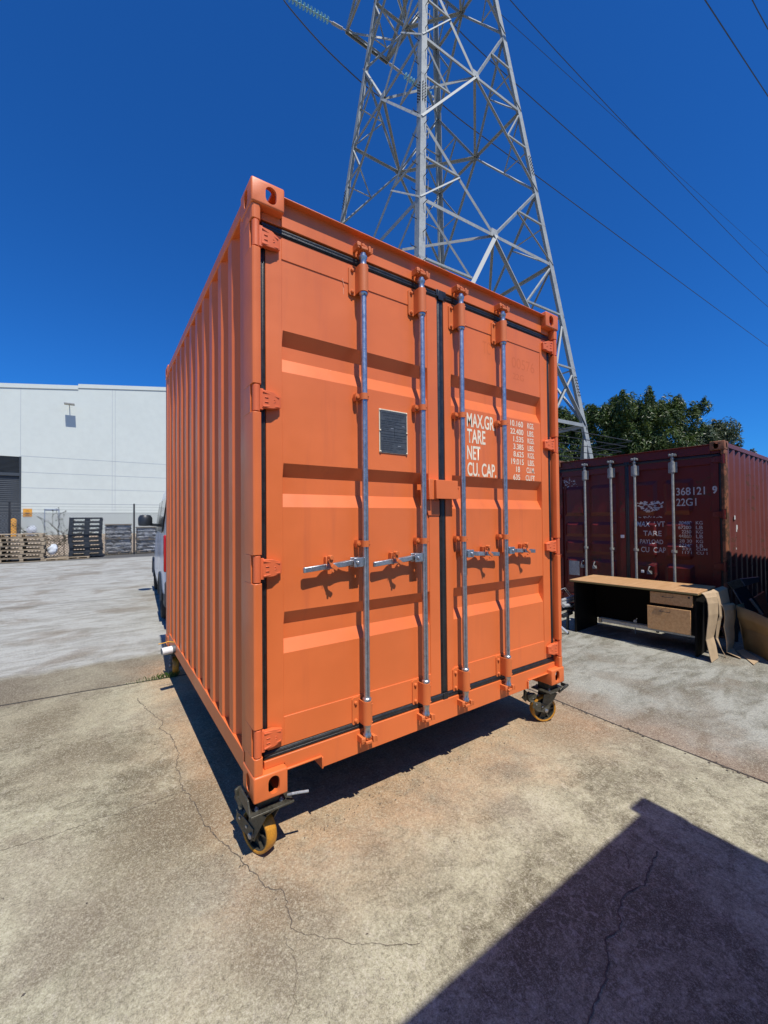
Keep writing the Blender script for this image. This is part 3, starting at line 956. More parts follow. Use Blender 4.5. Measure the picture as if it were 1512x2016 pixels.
# ---- casters
def caster(cx, cy, nrm, off=.045, side=-1):
    """swivel caster: nrm is the wheel axis (2D), t runs in the wheel's plane towards the brake"""
    n = Vector((nrm[0], nrm[1], 0)).normalized()
    t = Vector((n.y, -n.x, 0)) * side
    up = Vector((0, 0, 1))
    R_, wd = .100, .060
    top = Vector((cx, cy, 0))
    c = top + t * off; c.z = G + R_
    plate = MB()
    sx = -1 if cx < W / 2 else 1
    ox = -.012 if sx < 0 else W + .012
    plate.box(min(ox, ox - sx * .205), max(ox, ox - sx * .205), cy - .092, cy + .075, -.058, -.048)
    plate.box(cx - .055, cx + .055, cy - .05, cy + .05, -.0478, -.0005)
    # upturned flange outside the casting
    x0 = ox if sx > 0 else ox - .008
    plate.prism([(cy - .090, -.0478), (cy + .075, -.0478), (cy + .075, .012), (cy - .06, .012)] if sx < 0 else [(cy - .092, -.0478), (cy - .05, -.0478), (cy - .05, -.02), (cy - .092, -.02)], 'x', x0, x0 + .008)
    cst = plate.build('caster', 'dark_steel', orange_root, bevel=.002)
    b = MB()
    for dx in (-.06, .06):
        for dy in (-.055, .055):
            b.lathe([(.010, 0), (.010, .008), (.005, .009), (.005, .016), (0, .016)], (cx + dx, cy + dy, -.048), (0, 0, 1), 6)
            b.lathe([(.010, 0), (.010, .008), (0, .009)], (cx + dx, cy + dy, -.058), (0, 0, -1), 6)
    b.build('bolt', 'galvanised_dull', cst)
    if sx < 0:
        MB().path([(cx + .085, cy - .075, -.022), (cx + .10, cy - .095, -.012), (cx + .14, cy - .105, -.014), (cx + .175, cy - .11, -.020)], .0065, 8).build('twist_handle', 'galvanised_dull', cst)
    else:
        MB().tube((cx - .03, cy - .12, -.04), (cx + .115, cy - .10, -.030), .0105, 10).path([(cx - .01, cy - .10, -.05), (cx - .03, cy - .13, -.02), (cx - .005, cy - .14, -.004), (cx + .02, cy - .12, -.03)], .004, 8).build('twist_handle', 'dark_steel', cst)
    # swivel and fork
    b = MB()
    b.lathe([(.052, 0), (.056, .006), (.052, .016), (.040, .020), (.040, .028), (0, .028)], (cx, cy, -.058), (0, 0, -1), 24)
    h = wd / 2 + .008
    for s_ in (-1, 1):
        o = n * (h * s_)
        A = [top + t * .056 + up * -.088, top - t * .058 + up * -.088, c - t * .032 + up * .006, c - t * .018 - up * .026, c + t * .018 - up * .026, c + t * .034 + up * .006]
        vs = [p + o * 1.0 for p in A] + [p + o * 1.0 + n * (.006 * s_) for p in A]
        m = len(A)
        b.add(vs, [tuple(range(m)), tuple(range(2 * m - 1, m - 1, -1))] + [(i, (i + 1) % m, m + (i + 1) % m, m + i) for i in range(m)])
    vs = []
    for zz in (-.0865, -.094):
        for a_, b_ in ((-1, -1), (1, -1), (1, 1), (-1, 1)):
            p = top + t * (.046 if a_ > 0 else -.052) + n * ((h + .006) * b_); vs.append((p.x, p.y, zz))
    b.add(vs, [(0, 1, 2, 3), (7, 6, 5, 4), (0, 4, 5, 1), (1, 5, 6, 2), (2, 6, 7, 3), (3, 7, 4, 0)])
    b.build('fork', 'olive_steel', cst, bevel=.0015)
    # wheel
    b = MB()
    b.lathe([(.084, -wd / 2 + .004), (.092, -wd / 2), (.097, -wd / 2 + .003), (.0995, -wd / 4), (R_, 0), (.0995, wd / 4), (.097, wd / 2 - .003), (.092, wd / 2), (.084, wd / 2 - .004)], c, n, 40, closed=True)
    tyre = b.build('wheel', 'yellow_tyre', cst, smooth=60)
    b = MB()
    b.lathe([(.0845, -wd / 2 + .006), (.0845, wd / 2 - .006), (.078, wd / 2 - .006), (.078, -wd / 2 + .006)], c, n, 32, closed=True)
    b.lathe([(.0785, -.004), (.0785, .004)], c, n, 32)
    b.lathe([(.026, -wd / 2 - .004), (.030, -wd / 2 + .006), (.030, wd / 2 - .006), (.026, wd / 2 + .004)], c, n, 20)
    for k in range(6):
        a_ = k * math.pi / 3
        dr = t * math.cos(a_) + up * math.sin(a_)
        b.bar(c + dr * .026, c + dr * .079, .008, wd - .018, n)
    b.build('rim', 'dark_steel', tyre)
    b = MB()
    for s_ in (-1, 1):
        b.lathe([(.0175, 0), (.0175, .003), (.0135, .003), (.0135, .014), (.010, .016), (0, .016)], c + n * s_ * (h + .006), n * s_, 12)
    b.build('axle_bolt', 'galvanised', tyre)
    # brake: a bent plate beside the wheel, pedal and clamp above it
    b = MB()
    o = n * (h + .0065)
    A = [c - t * .018 + up * .034, c - t * .012 - up * .018, c + t * .070 - up * .004, c + t * .112 + up * .030, c + t * .104 + up * .074, c + t * .050 + up * .066]
    m = len(A)
    b.add([p + o for p in A] + [p + o + n * .005 for p in A], [tuple(range(m)), tuple(range(2 * m - 1, m - 1, -1))] + [(i, (i + 1) % m, m + (i + 1) % m, m + i) for i in range(m)])
    b.bar(c + t * .100 + up * .070 + n * .040, c + t * .128 + up * .084 - n * .03, .034, .005, up)
    b.bar(c + t * .108 + up * .066, c + t * .120 + up * .122, .036, .048, n)
    b.bar(c + t * .118 + up * .122 + n * .006, c + t * .165 + up * .078 + n * .006, .048, .006, n)
    b.bar(c + t * .150 + up * .090, c + t * .152 + up * .150 + n * .01, .012, .028, n)
    b.bar(c + t * .060 + up * .098, c + t * .130 + up * .110, .040, .030, up)
    b.build('brake', 'olive_steel', cst, bevel=.0015)
    b = MB()
    for p in (c + t * .03 + up * .03, c + t * .08 + up * .052):
        b.lathe([(.007, 0), (.007, .004), (0, .006)], p + n * (h + .0115), n, 8)
    b.lathe([(.008, -.02), (.008, .02)], c + t * .088 + up * .088, n, 10)
    b.build('bolt', 'galvanised', cst)
caster(.082, .092, (-.93, -.37), side=1)
caster(W - .088, .092, (-.42, -.90), side=1)
caster(.082, LO - .095, (-1, .12), side=1)
caster(W - .088, LO - .095, (-.5, -.85), side=1)

# ---- maroon container beside it, doors facing left
red_root = thing('shipping_container', 'scuffed maroon twenty-foot container with white weights on its door, behind the desk', 'shipping container', (6.025, 2.440, G), math.radians(-87.2), local=True)
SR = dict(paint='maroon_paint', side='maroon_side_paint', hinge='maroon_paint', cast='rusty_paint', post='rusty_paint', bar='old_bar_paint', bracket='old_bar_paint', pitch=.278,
          hinges=[.27, .93, 1.62, 2.35], bars=[.590, 1.003, 1.350, 1.845], straps=[1.10], panel=(.30, 2.30),
          recess=[(.42, .48, .865, .920), (.99, 1.04, 1.165, 1.215), (1.275, 1.325, 1.47, 1.52), (1.62, 1.68, 2.07, 2.125)], py=.0890, dp=-.030,
          breaks=[((.20, .55), (.63, 1.04)), ((1.30, 1.62), (1.70, 2.06))], handles=False)
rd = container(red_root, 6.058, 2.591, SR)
ry = .0578
def red_face(x, z):
    fz = 0
    for q0, q1, q2, q3 in SR['recess']:
        if q0 < z < q3: fz = min(1, (z - q0) / (q1 - q0), (q3 - z) / (q3 - q2))
    fx = 0
    for g0, g1 in SR['breaks'][0] + SR['breaks'][1]:
        if g0 < x < g1: fx = min(1, (x - g0) / .045, (g1 - x) / .045)
    if x > 2.268 or 1.108 < x < 1.306: return .0548
    return SR['py'] + SR['dp'] * fz * fx - .0012
def rt(t, Y0, Y1, z0, z1, bold=.01, mat='worn_letter', shear=0.0):
    lettering(t, 2.445 - Y0, 2.445 - Y1, z0 + .31, z1 + .31, red_face, mat, rd[1], bold=bold, shear=shear)
rt('368121', .577, .251, 1.585, 1.693); lettering('9', 2.445 - .161, 2.445 - .108, 1.898, 2.002, .0540, 'worn_letter', rd[1], bold=.035)
rt('22G1', .577, .350, 1.435, 1.540)
rt('MAX  WT', 1.102, .735, 1.140, 1.218); rt('TARE', 1.010, .780, 1.003, 1.080); rt('PAYLOAD', 1.068, .762, .885, .950); rt('CU  CAP', 1.045, .727, .760, .838)
for t, u, z0, z1 in (('30480', 'KG', 1.175, 1.222), ('67200', 'LB', 1.110, 1.157), ('2250', 'KG', 1.050, 1.095), ('44860', 'LB', .985, 1.035), ('28 30', 'KG', .920, .965),
                     ('62240', 'LB', .860, .905), ('332', 'CUM', .815, .850), ('1171', 'CU 1', .763, .800)):
    rt(t, .560 if len(t) > 4 else .520, .412, z0, z1, .004); rt(u, .362, .285 if len(u) == 2 else .24, z0, z1, .004)
# worn emblem and scraped patches: flakes of old white paint
rnd = random.Random(11)
b = MB()
def flake(cx, cz, s, y=ry):
    k = rnd.randint(5, 8); poly = []
    for i in range(k):
        a = 2 * math.pi * i / k + rnd.uniform(-.3, .3); r = s * rnd.uniform(.4, 1.1)
        poly.append((cx + r * math.cos(a) * 1.3, cz + r * math.sin(a) * .8))
    k = len(poly)
    b.add([(px, red_face(px, pz) - rnd.random() * .0006, pz) for px, pz in poly], [tuple(range(k))])
for i in range(90):
    a = rnd.uniform(0, 6.28); r = math.sqrt(rnd.random())
    flake(2.445 - .92 + r * math.cos(a) * .17, 1.455 + .31 + r * math.sin(a) * .075 + .02 * math.cos(a * 2), rnd.uniform(.008, .022))
for i in range(22): flake(2.445 - rnd.uniform(.74, 1.08), 1.285 + .31 + rnd.gauss(0, .008), rnd.uniform(.006, .013))
b.build('worn_emblem', 'worn_letter', rd[1], smooth=0)
b = MB()
for i in range(46): flake(.12 + rnd.random() * .30, 2.0 + .30 + rnd.gauss(0, .035) - .1, rnd.uniform(.006, .016))
b.build('scraped_patch', 'worn_letter', rd[0], smooth=0)
MB().box(.27, .45, ry - .003, ry - .0005, .62, .86).build('repair_patch', 'galvanised_dull', rd[0], smooth=0)
for (dr, x, z, s) in ((0, 1.145, 1.296, .024), (1, 1.42, .78, .02)):
    MB().box(x - s, x + s, .035, ry - .003, z - s, z + s).build('seal_tag', 'white_plastic', rd[dr], bevel=.004)
for (dr, x, z) in ((0, .72, .80), (1, 1.52, .79), (0, .52, .80)):
    q = MB(); q.path([(x, ry, z + .07), (x, ry - .045, z + .065), (x - .01, ry - .055, z + .02), (x + .03, ry - .05, z - .03)], .009, 8)
    q.box(x - .03, x + .035, ry - .05, ry - .036, z - .04, z + .01)
    q.build('handle_catch', 'old_bar_paint', rd[dr], bevel=.002)
for (dx, z, s) in ((.43, 1.575, .026), (.52, 1.44, .03), (.50, 1.40, .02), (.47, 1.15, .012)):
    MB().prism([(dx - s, z - s * 1.1), (dx + s, z - s), (dx + s * .9, z + s), (dx - s * .8, z + s * 1.2)], 'x', W + .003 - .012, W - .006).build('sticker', 'white_plastic', red_root, smooth=0)

# ---- containers behind and beside the camera: out of frame, they cast the two foreground shades
def yard_container(loc, LX, LY, H, label, paintm):
    r = thing('shipping_container', label, 'shipping container', loc, local=True)
    for cx in (0, 1):
        for cy in (0, 1):
            for cz in (0, 1):
                x0, y0, z0 = (LX - .162) * cx, (LY - .178) * cy, (H - .118) * cz
                MB().box(x0, x0 + .162, y0, y0 + .178, z0, z0 + .118).build('corner_casting', paintm, r, bevel=.01)
    b = MB()
    for (x0, x1, y0, y1) in ((.02, .1, .02, .12), (LX - .1, LX - .02, .02, .12), (.02, .1, LY - .12, LY - .02), (LX - .1, LX - .02, LY - .12, LY - .02)):
        b.box(x0, x1, y0, y1, .118, H - .118)
    b.build('corner_post', paintm, r)
    b = MB()
    for z0, z1 in ((.02, .16), (H - .18, H - .09)):
        b.box(.162, LX - .162, .01, .06, z0, z1).box(.162, LX - .162, LY - .06, LY - .01, z0, z1)
        b.box(.01, .06, .178, LY - .178, z0, z1).box(LX - .06, LX - .01, .178, LY - .178, z0, z1)
    b.build('rail', paintm, r, bevel=.004)
    b = MB().box(.05, LX - .05, .05, LY - .05, H - .13, H - .10)
    b.build('roof', paintm, r)
    for yf, sg in ((.02, 1), (LY - .02, -1)):
        pr = []
        x = .12
        while x < LX - .12:
            for dd, st in ((0, 0), (0, .072), (.036, .140), (.036, .212)):
                if x + st < LX - .12: pr.append((x + st, yf + sg * dd))
            x += .28
        pr.append((LX - .12, pr[-1][1]))
        MB().grid([[(p[0], p[1], z) for p in pr] for z in (.16, H - .18)]).build('side_wall', paintm, r, smooth=0)
    for xf, sg in ((.02, 1), (LX - .02, -1)):
        pr = []
        y = .12
        while y < LY - .12:
            for dd, st in ((0, 0), (0, .072), (.036, .140), (.036, .212)):
                if y + st < LY - .12: pr.append((xf + sg * dd, y + st))
            y += .28
        pr.append((pr[-1][0], LY - .12))
        MB().grid([[(p[0], p[1], z) for p in pr] for z in (.16, H - .18)]).build('end_wall', paintm, r, smooth=0)
    return r
yard_container((-.575, -5.31, G), 2.438, 2.991, 2.896, 'blue ten-foot container standing behind the viewer, its shade falling across the near concrete', 'blue_container_paint')
yard_container((5.30, -3.15, G), 6.058, 2.438, 2.591, 'blue container to the right of the viewer, shading the side of the maroon one', 'blue_container_paint')

# ------------------------------------------------------------------ transmission tower
TC = Vector((9.158, 8.935, 0)); TW, TT, TYAW = 4.0, .122, 3.96447
TL = [4.3127, 9.6963, 12.2638, 15.0899, 17.9175, 20.3, 22.5, 25.2, 27.6, 30.0, 32.2, 34.6]
def tw(z):
    return TW - TT * (z - G) if z < 20.3 else (TW - TT * (20.3 - G)) - .072 * (z - 20.3)
def leg(i, z):
    a = TYAW + (0, -math.pi / 2, math.pi, math.pi / 2)[i]
    r = tw(z) * math.sqrt(2)
    return Vector((TC.x + r * math.sin(a), TC.y + r * math.cos(a), z))
def tower():
    root = thing('transmission_tower', 'tall grey lattice steel power pylon rising behind the orange container', 'pylon', (TC.x, TC.y, G))
    cen = lambda z: Vector((TC.x, TC.y, z))
    ST_ = 'tower_steel'
    zs = [G] + TL
    for i in range(4):
        b = MB()
        for z0, z1 in ((G, 9.6963), (9.6963, 20.3), (20.3, 36.2)):
            sz = {G: .20, 9.6963: .19, 20.3: .15}[z0]
            p0, p1 = leg(i, z0), leg(i, z1)
            j, k = {0: (1, 3), 1: (0, 2), 2: (1, 3), 3: (0, 2)}[i]
            b.angle(p0, p1, sz, .018, leg(j, z0) - p0, leg(k, z0) - p0)
        # concrete footing
        o = b.build('leg', ST_, root, smooth=0)
        # splice plates with their bolt heads
        q = MB()
        for zc in (5.55, 13.1):
            p = leg(i, zc)
            d = (leg(i, zc + 1) - p).normalized()
            for jn in {0: (1, 3), 1: (0, 2), 2: (1, 3), 3: (0, 2)}[i]:
                e = (leg(jn, zc) - p).normalized()
                nn = e.cross(d).normalized()
                if nn.dot(p - cen(zc)) < 0: nn = -nn
                for a in range(7):
                    for bb in (.05, .13):
                        c0 = p + d * (a * .10 - .3) + e * bb
                        q.tube(c0 + nn * .0, c0 + nn * .035, .016, 6)
        q.build('splice_bolts', 'black_metal', o, smooth=0)
    faces = [(0, 1), (1, 2), (2, 3), (3, 0)]
    members = []
    for (i, j) in faces:
        big = small = members
        def mem(mb, a, b_, sz, th=.010, flip=False):
            sz *= .74
            mid = (a + b_) / 2
            inw = (cen(mid.z) - mid); inw.z = 0
            d = (b_ - a).normalized()
            side = d.cross(inw).normalized()
            if side.z > 0: side = -side
            if flip: side = -side
            dist = (mid - cam_o.matrix_world.translation).length
            mb.append(((b_ - a).length * sz / dist * (1 if mid.z < 21 else .05), (a, b_, sz, th, side, inw)))
        for n, z in enumerate(TL):
            if n % 2 == 1:
                M_ = (leg(i, z) + leg(j, z)) / 2
                s = .13 if z < 12 else .105
                for L_ in (i, j): mem(big, leg(L_, z), M_, s)
                zl, zu = TL[n - 1], TL[n + 1] if n + 1 < len(TL) else None
                for L_ in (i, j):
                    a = leg(L_, zl)
                    mem(big, M_, a, .16 if n == 1 else .10)
                    if n == 1:
                        za, zb = z - (z - zl) / 3, z - 2 * (z - zl) / 3
                        q1, q2 = M_.lerp(a, 1 / 3), M_.lerp(a, 2 / 3)
                        mem(small, q1, leg(L_, z), .075); mem(small, q1, leg(L_, za), .075, flip=True)
                        mem(small, q2, leg(L_, za), .07); mem(small, q2, leg(L_, zb), .07, flip=True)
                    else:
                        q1 = M_.lerp(a, .5)
                        mem(small, q1, leg(L_, z), .06); mem(small, q1, leg(L_, (z + zl) / 2), .06, flip=True)
                    if zu:
                        a = leg(L_, zu)
                        mem(big, M_, a, .10)
                        q1 = M_.lerp(a, .5)
                        mem(small, q1, leg(L_, z), .065); mem(small, q1, leg(L_, (z + zu) / 2), .065, flip=True)
        # base: horizontal above the feet and braces down to the ground
        Mb = (leg(i, TL[0]) + leg(j, TL[0])) / 2
        for L_ in (i, j):
            mem(big, leg(L_, TL[0]), Mb, .15)
            g = (leg(i, G) + leg(j, G)) / 2
            mem(small, leg(L_, TL[0] - .05), leg(L_, G).lerp(g, .38) + Vector((0, 0, .3)), .12)
            if L_ == i: mem(small, (leg(i, TL[0]) * .75 + leg(j, TL[0]) * .25), M_ if False else leg(i, TL[0] + 1.8), .07)
            else: mem(small, (leg(j, TL[0]) * .75 + leg(i, TL[0]) * .25), leg(j, TL[0] + 1.8), .07)
    members.sort(key=lambda m: -m[0])
    for _, a in members[:100]: MB().angle(*a).build('brace', ST_, root, smooth=0)
    b = MB()
    for _, a in members[100:]: b.angle(*a)
    b.build('far_bracing', ST_, root, smooth=0)['kind'] = 'stuff'
    # plan bracing: diamonds between the mid points
    for z in (TL[0], TL[1], TL[3], TL[5]):
        ms = [(leg(i, z) + leg(j, z)) / 2 for i, j in faces]
        for k in range(4): MB().angle(ms[k], ms[(k + 1) % 4], .085, .009, (0, 0, -1), cen(z) - ms[k]).build('plan_brace', ST_, root, smooth=0)
    # gusset plates
    b = MB()
    for (i, j) in faces:
        for n in (1, 3, 5):
            z = TL[n]; M_ = (leg(i, z) + leg(j, z)) / 2
            e = (leg(j, z) - leg(i, z)).normalized(); up = (cen(z + 2) + (M_ - cen(z)) * (tw(z + 2) / tw(z)) - M_).normalized()
            s = .17
            nn = e.cross(up).normalized() * .006
            P = [M_ - e * s - up * s * .6, M_ + e * s - up * s * .6, M_ + e * s * .6 + up * s, M_ - e * s * .6 + up * s]
            MB().add([p - nn for p in P] + [p + nn for p in P], [(0, 1, 2, 3), (7, 6, 5, 4), (0, 4, 5, 1), (1, 5, 6, 2), (2, 6, 7, 3), (3, 7, 4, 0)]).build('gusset_plate', ST_, root, smooth=0)
    # step bolts on the near leg
    b = MB()
    z = 3.2
    k = 0
    e1 = (leg(1, 5) - leg(0, 5)).normalized(); e2 = (leg(3, 5) - leg(0, 5)).normalized()
    while z < 22:
        p = leg(0, z)
        e, o_ = (e1, e2) if k % 2 else (e2, e1)
        a = p + e * .12 - o_ * .0
        tip = a - o_ * .17
        b.path([a, tip, tip + Vector((0, 0, .05))], .010, 6)
        if k % 2:
            a = p + e1 * .185 + e2 * .01
            b.path([a, a + e1 * .10 + Vector((0, 0, -.02)), a + e1 * .08 + Vector((0, 0, -.30)), a + e1 * .01 + Vector((0, 0, -.36))], .008, 6)
        z += .42; k += 1
    b.build('step_bolts', 'black_metal', root)
    # barbed anti-climb guard
    b = MB()
    for n_ in range(5):
        z = 3.05 + n_ * .16; ex = .35 + n_ * .13
        c4 = [leg(k, z) + (leg(k, z) - cen(z)).normalized() * ex * 1.4 for k in range(4)]
        for k in range(4): b.tube(c4[k], c4[(k + 1) % 4], .012, 5)
    b.build('barbed_guard', 'black_metal', root)
    b = MB()
    for k in range(4):
        p = leg(k, 3.0)
        e = (leg((k + 1) % 4, 3.0) - p).normalized()
        MB().bar(p - e * .7, p + e * .7, .05, .07).build('guard_bracket', ST_, root, smooth=0)
    b = MB()
    for k in range(4):
        p = leg(k, G)
        MB().lathe([(.45, 0), (.42, .35), (.38, .42)], (p.x, p.y, G), (0, 0, 1), 16).build('footing', 'wall_white', root)
    # cross arms, three each side; the conductors run along x
    for za, ya in ((22.5, 4.47), (27.6, 4.47), (32.2, 4.2)):
        for sgn in (1, -1):
            b = MB()
            P1 = Vector((8.19, TC.y + sgn * ya, za)); P2 = Vector((10.40, TC.y + sgn * ya, za))
            b.angle(P1, P2, .15, .014, (0, 0, -1), (0, -sgn, 0))
            b.angle(P1 + Vector((0, -sgn * .12, 0)), P2 + Vector((0, -sgn * .12, 0)), .12, .014, (0, 0, -1), (0, sgn, 0))
            ia, ib = (3, 2) if sgn > 0 else (0, 1)
            zt = za + 2.6
            for P_, k in ((P1, ia), (P2, ib)):
                lo, hi = leg(k, za), leg(k, min(zt, 35.5))
                b.angle(P_, lo, .13, .012, (0, 0, -1), (1 if P_ is P1 else -1, 0, 0))
                b.angle(P_, hi, .11, .012, (0, -sgn, 0), (1 if P_ is P1 else -1, 0, 0))
                for t in (.35, .68):
                    b.angle(P_.lerp(lo, t), P_.lerp(hi, t), .06, .008, (0, -sgn, 0), (1, 0, 0))
            l1, l2 = leg(ia, za), leg(ib, za)
            b.angle(P1, P2.lerp(l2, .34), .09, .010, (0, 0, -1), (0, 1, 0))
            b.angle(P2.lerp(l2, .34), P1.lerp(l1, .62), .08, .010, (0, 0, -1), (0, 1, 0))
            b.angle(P1.lerp(l1, .62), l2, .08, .010, (0, 0, -1), (0, 1, 0))
            b.angle(P1.lerp(leg(ia, zt if zt < 35 else 35), .5), P2.lerp(leg(ib, zt if zt < 35 else 35), .5), .07, .008, (0, 0, -1), (0, 1, 0))
            arm = b.build('cross_arm', ST_, root, smooth=0)
            # strain strings of glass discs, one to each side
            for s_, x_a, x_b, z_a, z_b in ((-1, 8.19, 5.30, za, za - .45), (1, 10.40, 13.2, za, za + .0)):
                Y = TC.y + sgn * ya
                A = Vector((x_a, Y, z_a)); B_ = Vector((x_b, Y, z_b))
                d = (B_ - A).normalized()
                L_ = (B_ - A).length
                r0 = .95 if s_ > 0 else .75
                h = MB(); h.tube(A, A + d * r0, .030, 8)
                h.bar(A + d * .15, A + d * (r0 - .1), .12, .03)
                h.tube(A + d * r0, B_, .018, 6)
                h.bar(B_ - d * .05, B_ + d * .35, .05, .09)
                h.build('string_fitting', 'galvanised_dull', arm)
                g = MB()
                nn = int((L_ - r0 - .1) / .155)
                for q in range(nn):
                    g.lathe([(.02, 0), (.125, .03), (.13, .045), (.05, .055), (.03, .10)], A + d * (r0 + .08 + q * .155), d, 14)
                g.build('insulator_discs', 'insulator_glass', arm)
    b = MB()
    top = [leg(k, 36.2) for k in range(4)]
    for k in range(4): b.tube(top[k], (TC.x, TC.y, 38.6), .05, 6)
    b.build('peak', ST_, root)
tower()

def wire(pts, r, label, grp=None):
    world()
    P = []
    xs = [p[0] for p in pts]
    for (a, b_) in zip(pts, pts[1:]):
        n = 6
        for i in range(n): P.append(Vector(a).lerp(Vector(b_), i / n))
    P.append(Vector(pts[-1]))
    # quadratic smoothing between the given points
    for _ in range(6):
        P = [P[0]] + [(P[i - 1] + P[i] * 2 + P[i + 1]) / 4 for i in range(1, len(P) - 1)] + [P[-1]]
    o = MB().path(P, r, 6).build('power_line', 'conductor', recalc=True)
    tag(o, label, 'power line', grp)
YC = 13.40
wire([(13.3, YC, 22.50), (15.1, YC, 22.34), (21.8, YC, 22.46), (70.1, YC, 22.93), (190, YC, 25.2)], .026, 'black conductor leaving the low arm of the pylon, lowest of the wires at right')
wire([(13.3, YC, 27.6), (15.1, YC, 27.1), (20.0, YC, 27.09), (70.6, YC, 28.2), (190, YC, 31.5)], .026, 'black conductor from the middle arm of the pylon, second wire from below at right')
wire([(13.3, YC - .2, 32.2), (19.2, YC, 31.62), (71, YC, 32.64), (190, YC, 37)], .024, 'black conductor from the upper arm that crosses a thinner wire in the sky')
wire([(9.2, YC, 29.7), (19.2, YC, 30.5), (71.2, YC, 35.05), (150, YC, 42)], .015, 'thinnest faint wire, crossing the upper conductor in the sky')
wire([(13.3, 4.46, 22.5), (20.6, 4.4, 23.25), (29.8, 4.4, 24.40), (70, 4.4, 29.8)], .024, 'thick dark wire cutting the top right corner of the sky')
wire([(13.3, 4.46, 27.6), (27.25, 4.4, 28.02), (30.1, 4.4, 28.42), (70, 4.4, 34.5)], .024, 'short dark wire in the very corner of the sky, top right')
wire([(5.33, YC, 22.06), (5.35, YC, 21.8), (7.0, YC, 21.10), (8.87, YC, 20.68), (10.06, YC, 20.55), (12.1, YC, 21.0), (13.1, YC, 21.9), (13.35, YC, 22.48)], .026, 'drooping jumper wire looping under the low arm of the pylon')
wire([(5.2, YC, 22.03), (-30, YC, 19.5)], .026, 'conductor running left from the string of glass discs')

# ------------------------------------------------------------------ trees behind the maroon container
def leaves(centres, n, size, rnd, stretch=1.0, squash=.6, inner=.35):
    b = MB()
    V = []; F = []
    tot = sum(c[3] ** 2 for c in centres)
    for (cx, cy, cz, r) in centres:
        m = int(n * r * r / tot)
        for _ in range(m):
            # clump shell, thinner inside
            while True:
                x, y, z = (rnd.uniform(-1, 1) for _ in range(3))
                d = math.sqrt(x * x + y * y + z * z)
                if inner < d < 1: break
            k = 1.0 + .22 * math.sin(5 * x + 3 * z + cx) * math.sin(4 * y - 2 * z)
            px, py, pz = cx + x * r * k, cy + y * r * k, cz + z * r * k * stretch
            s = size * rnd.uniform(.55, 1.25)
            a = Vector((rnd.gauss(0, 1), rnd.gauss(0, 1), rnd.gauss(0, .7))).normalized()
            nrm = Vector((x + rnd.gauss(0, .55), y + rnd.gauss(0, .55), z + .5 + rnd.gauss(0, .55))).normalized()
            u = nrm.cross(a)
            if u.length < .1: continue
            u.normalize(); v = nrm.cross(u)
            p = Vector((px, py, pz)); i = len(V)
            V += [p - u * s, p + v * s * squash * .5 + nrm * s * .12, p + u * s, p - v * s * squash * .5 + nrm * s * .12]
            F.append((i, i + 1, i + 2, i + 3))
    b.v = [tuple(p) for p in V]; b.f = F
    return b
def tree(x, y, top, rad, seed, label, mat):
    rnd = random.Random(seed)
    r = thing('broadleaf_tree', label, 'tree', (x, y, G), group=None)
    b = MB()
    tt = top - rad * .6
    tr = [(x, y, G), (x + .1, y - .05, G + 1.2), (x - .05, y + .1, G + 2.6), (x, y, tt * .8)]
    b.path(tr, .2, 10, radii=[.26, .20, .17, .10])
    lob = []
    for k in range(5):
        zz = .9 + (top - 2.2) * k / 4
        lob.append((x + rnd.gauss(0, .15), y + rnd.gauss(0, .15), zz, rad * (.78 - .09 * k)))
    for k in range(26):
        a = rnd.uniform(0, 6.28)
        hz = rnd.uniform(.05, .98)
        rr = rad * (1.02 - .62 * hz ** 1.6) * rnd.uniform(.7, 1.0)
        cz = .7 + (top - 1.5) * hz
        lr = rad * rnd.uniform(.20, .36) * (1.1 - .35 * hz)
        lob.append((x + rr * math.cos(a), y + rr * math.sin(a), min(cz, top - lr * .8), lr))
        if k < 10: b.path([(x, y, G + 1.2 + hz * 1.5), (x + rr * .5 * math.cos(a), y + rr * .5 * math.sin(a), cz * .75), (lob[-1][0], lob[-1][1], cz)], .05, 6, radii=[.10, .06, .02])
    # leading shoots: small spires that break the top outline
    for k in range(12):
        a = rnd.uniform(0, 6.28); rr = rad * rnd.uniform(.05, .8)
        hh_ = top - .25 - rnd.uniform(0, .9) * rr / rad * 1.8
        for q in range(3): lob.append((x + rr * math.cos(a), y + rr * math.sin(a), hh_ - q * .28, rad * (.055 + .045 * q) * rnd.uniform(.8, 1.2)))
    b.build('trunk', 'bark', r)
    leaves(lob, 34000, .115, rnd, 1.15, inner=.5).build('crown', mat, r, smooth=0, recalc=False)
for i, (x, y, top, rad, m, lab) in enumerate((
        (22.3, 12.6, 8.1, 2.5, 'leaf_green', 'dark green leafy tree beside the foot of the pylon'),
        (24.6, 9.9, 8.7, 2.3, 'leaf_green', 'tallest pointed leafy tree behind the maroon container'),
        (26.6, 8.3, 8.4, 2.4, 'leaf_green', 'round-topped leafy tree above the middle of the maroon container'),
        (28.2, 6.9, 7.0, 2.2, 'leaf_grey', 'greyish green tree above the white numbers of the maroon container'),
        (30.2, 6.2, 5.35, 2.0, 'leaf_grey', 'low greyish tree above the rusty corner of the maroon container'),
        (23.6, 11.3, 8.2, 2.3, 'leaf_green', 'dense green tree right behind the foot of the pylon leg'),
        (25.6, 9.2, 8.2, 2.2, 'leaf_green', 'bushy tree between the two tallest crowns'),
        (34.5, 5.3, 4.3, 2.0, 'leaf_grey', 'lowest rightmost tree, only its top above the maroon roof'),
        (20.2, 14.6, 7.4, 2.5, 'leaf_green', 'leafy tree half hidden behind the right edge of the orange container'))):
    tree(x, y, top, rad, 40 + i, lab, m)

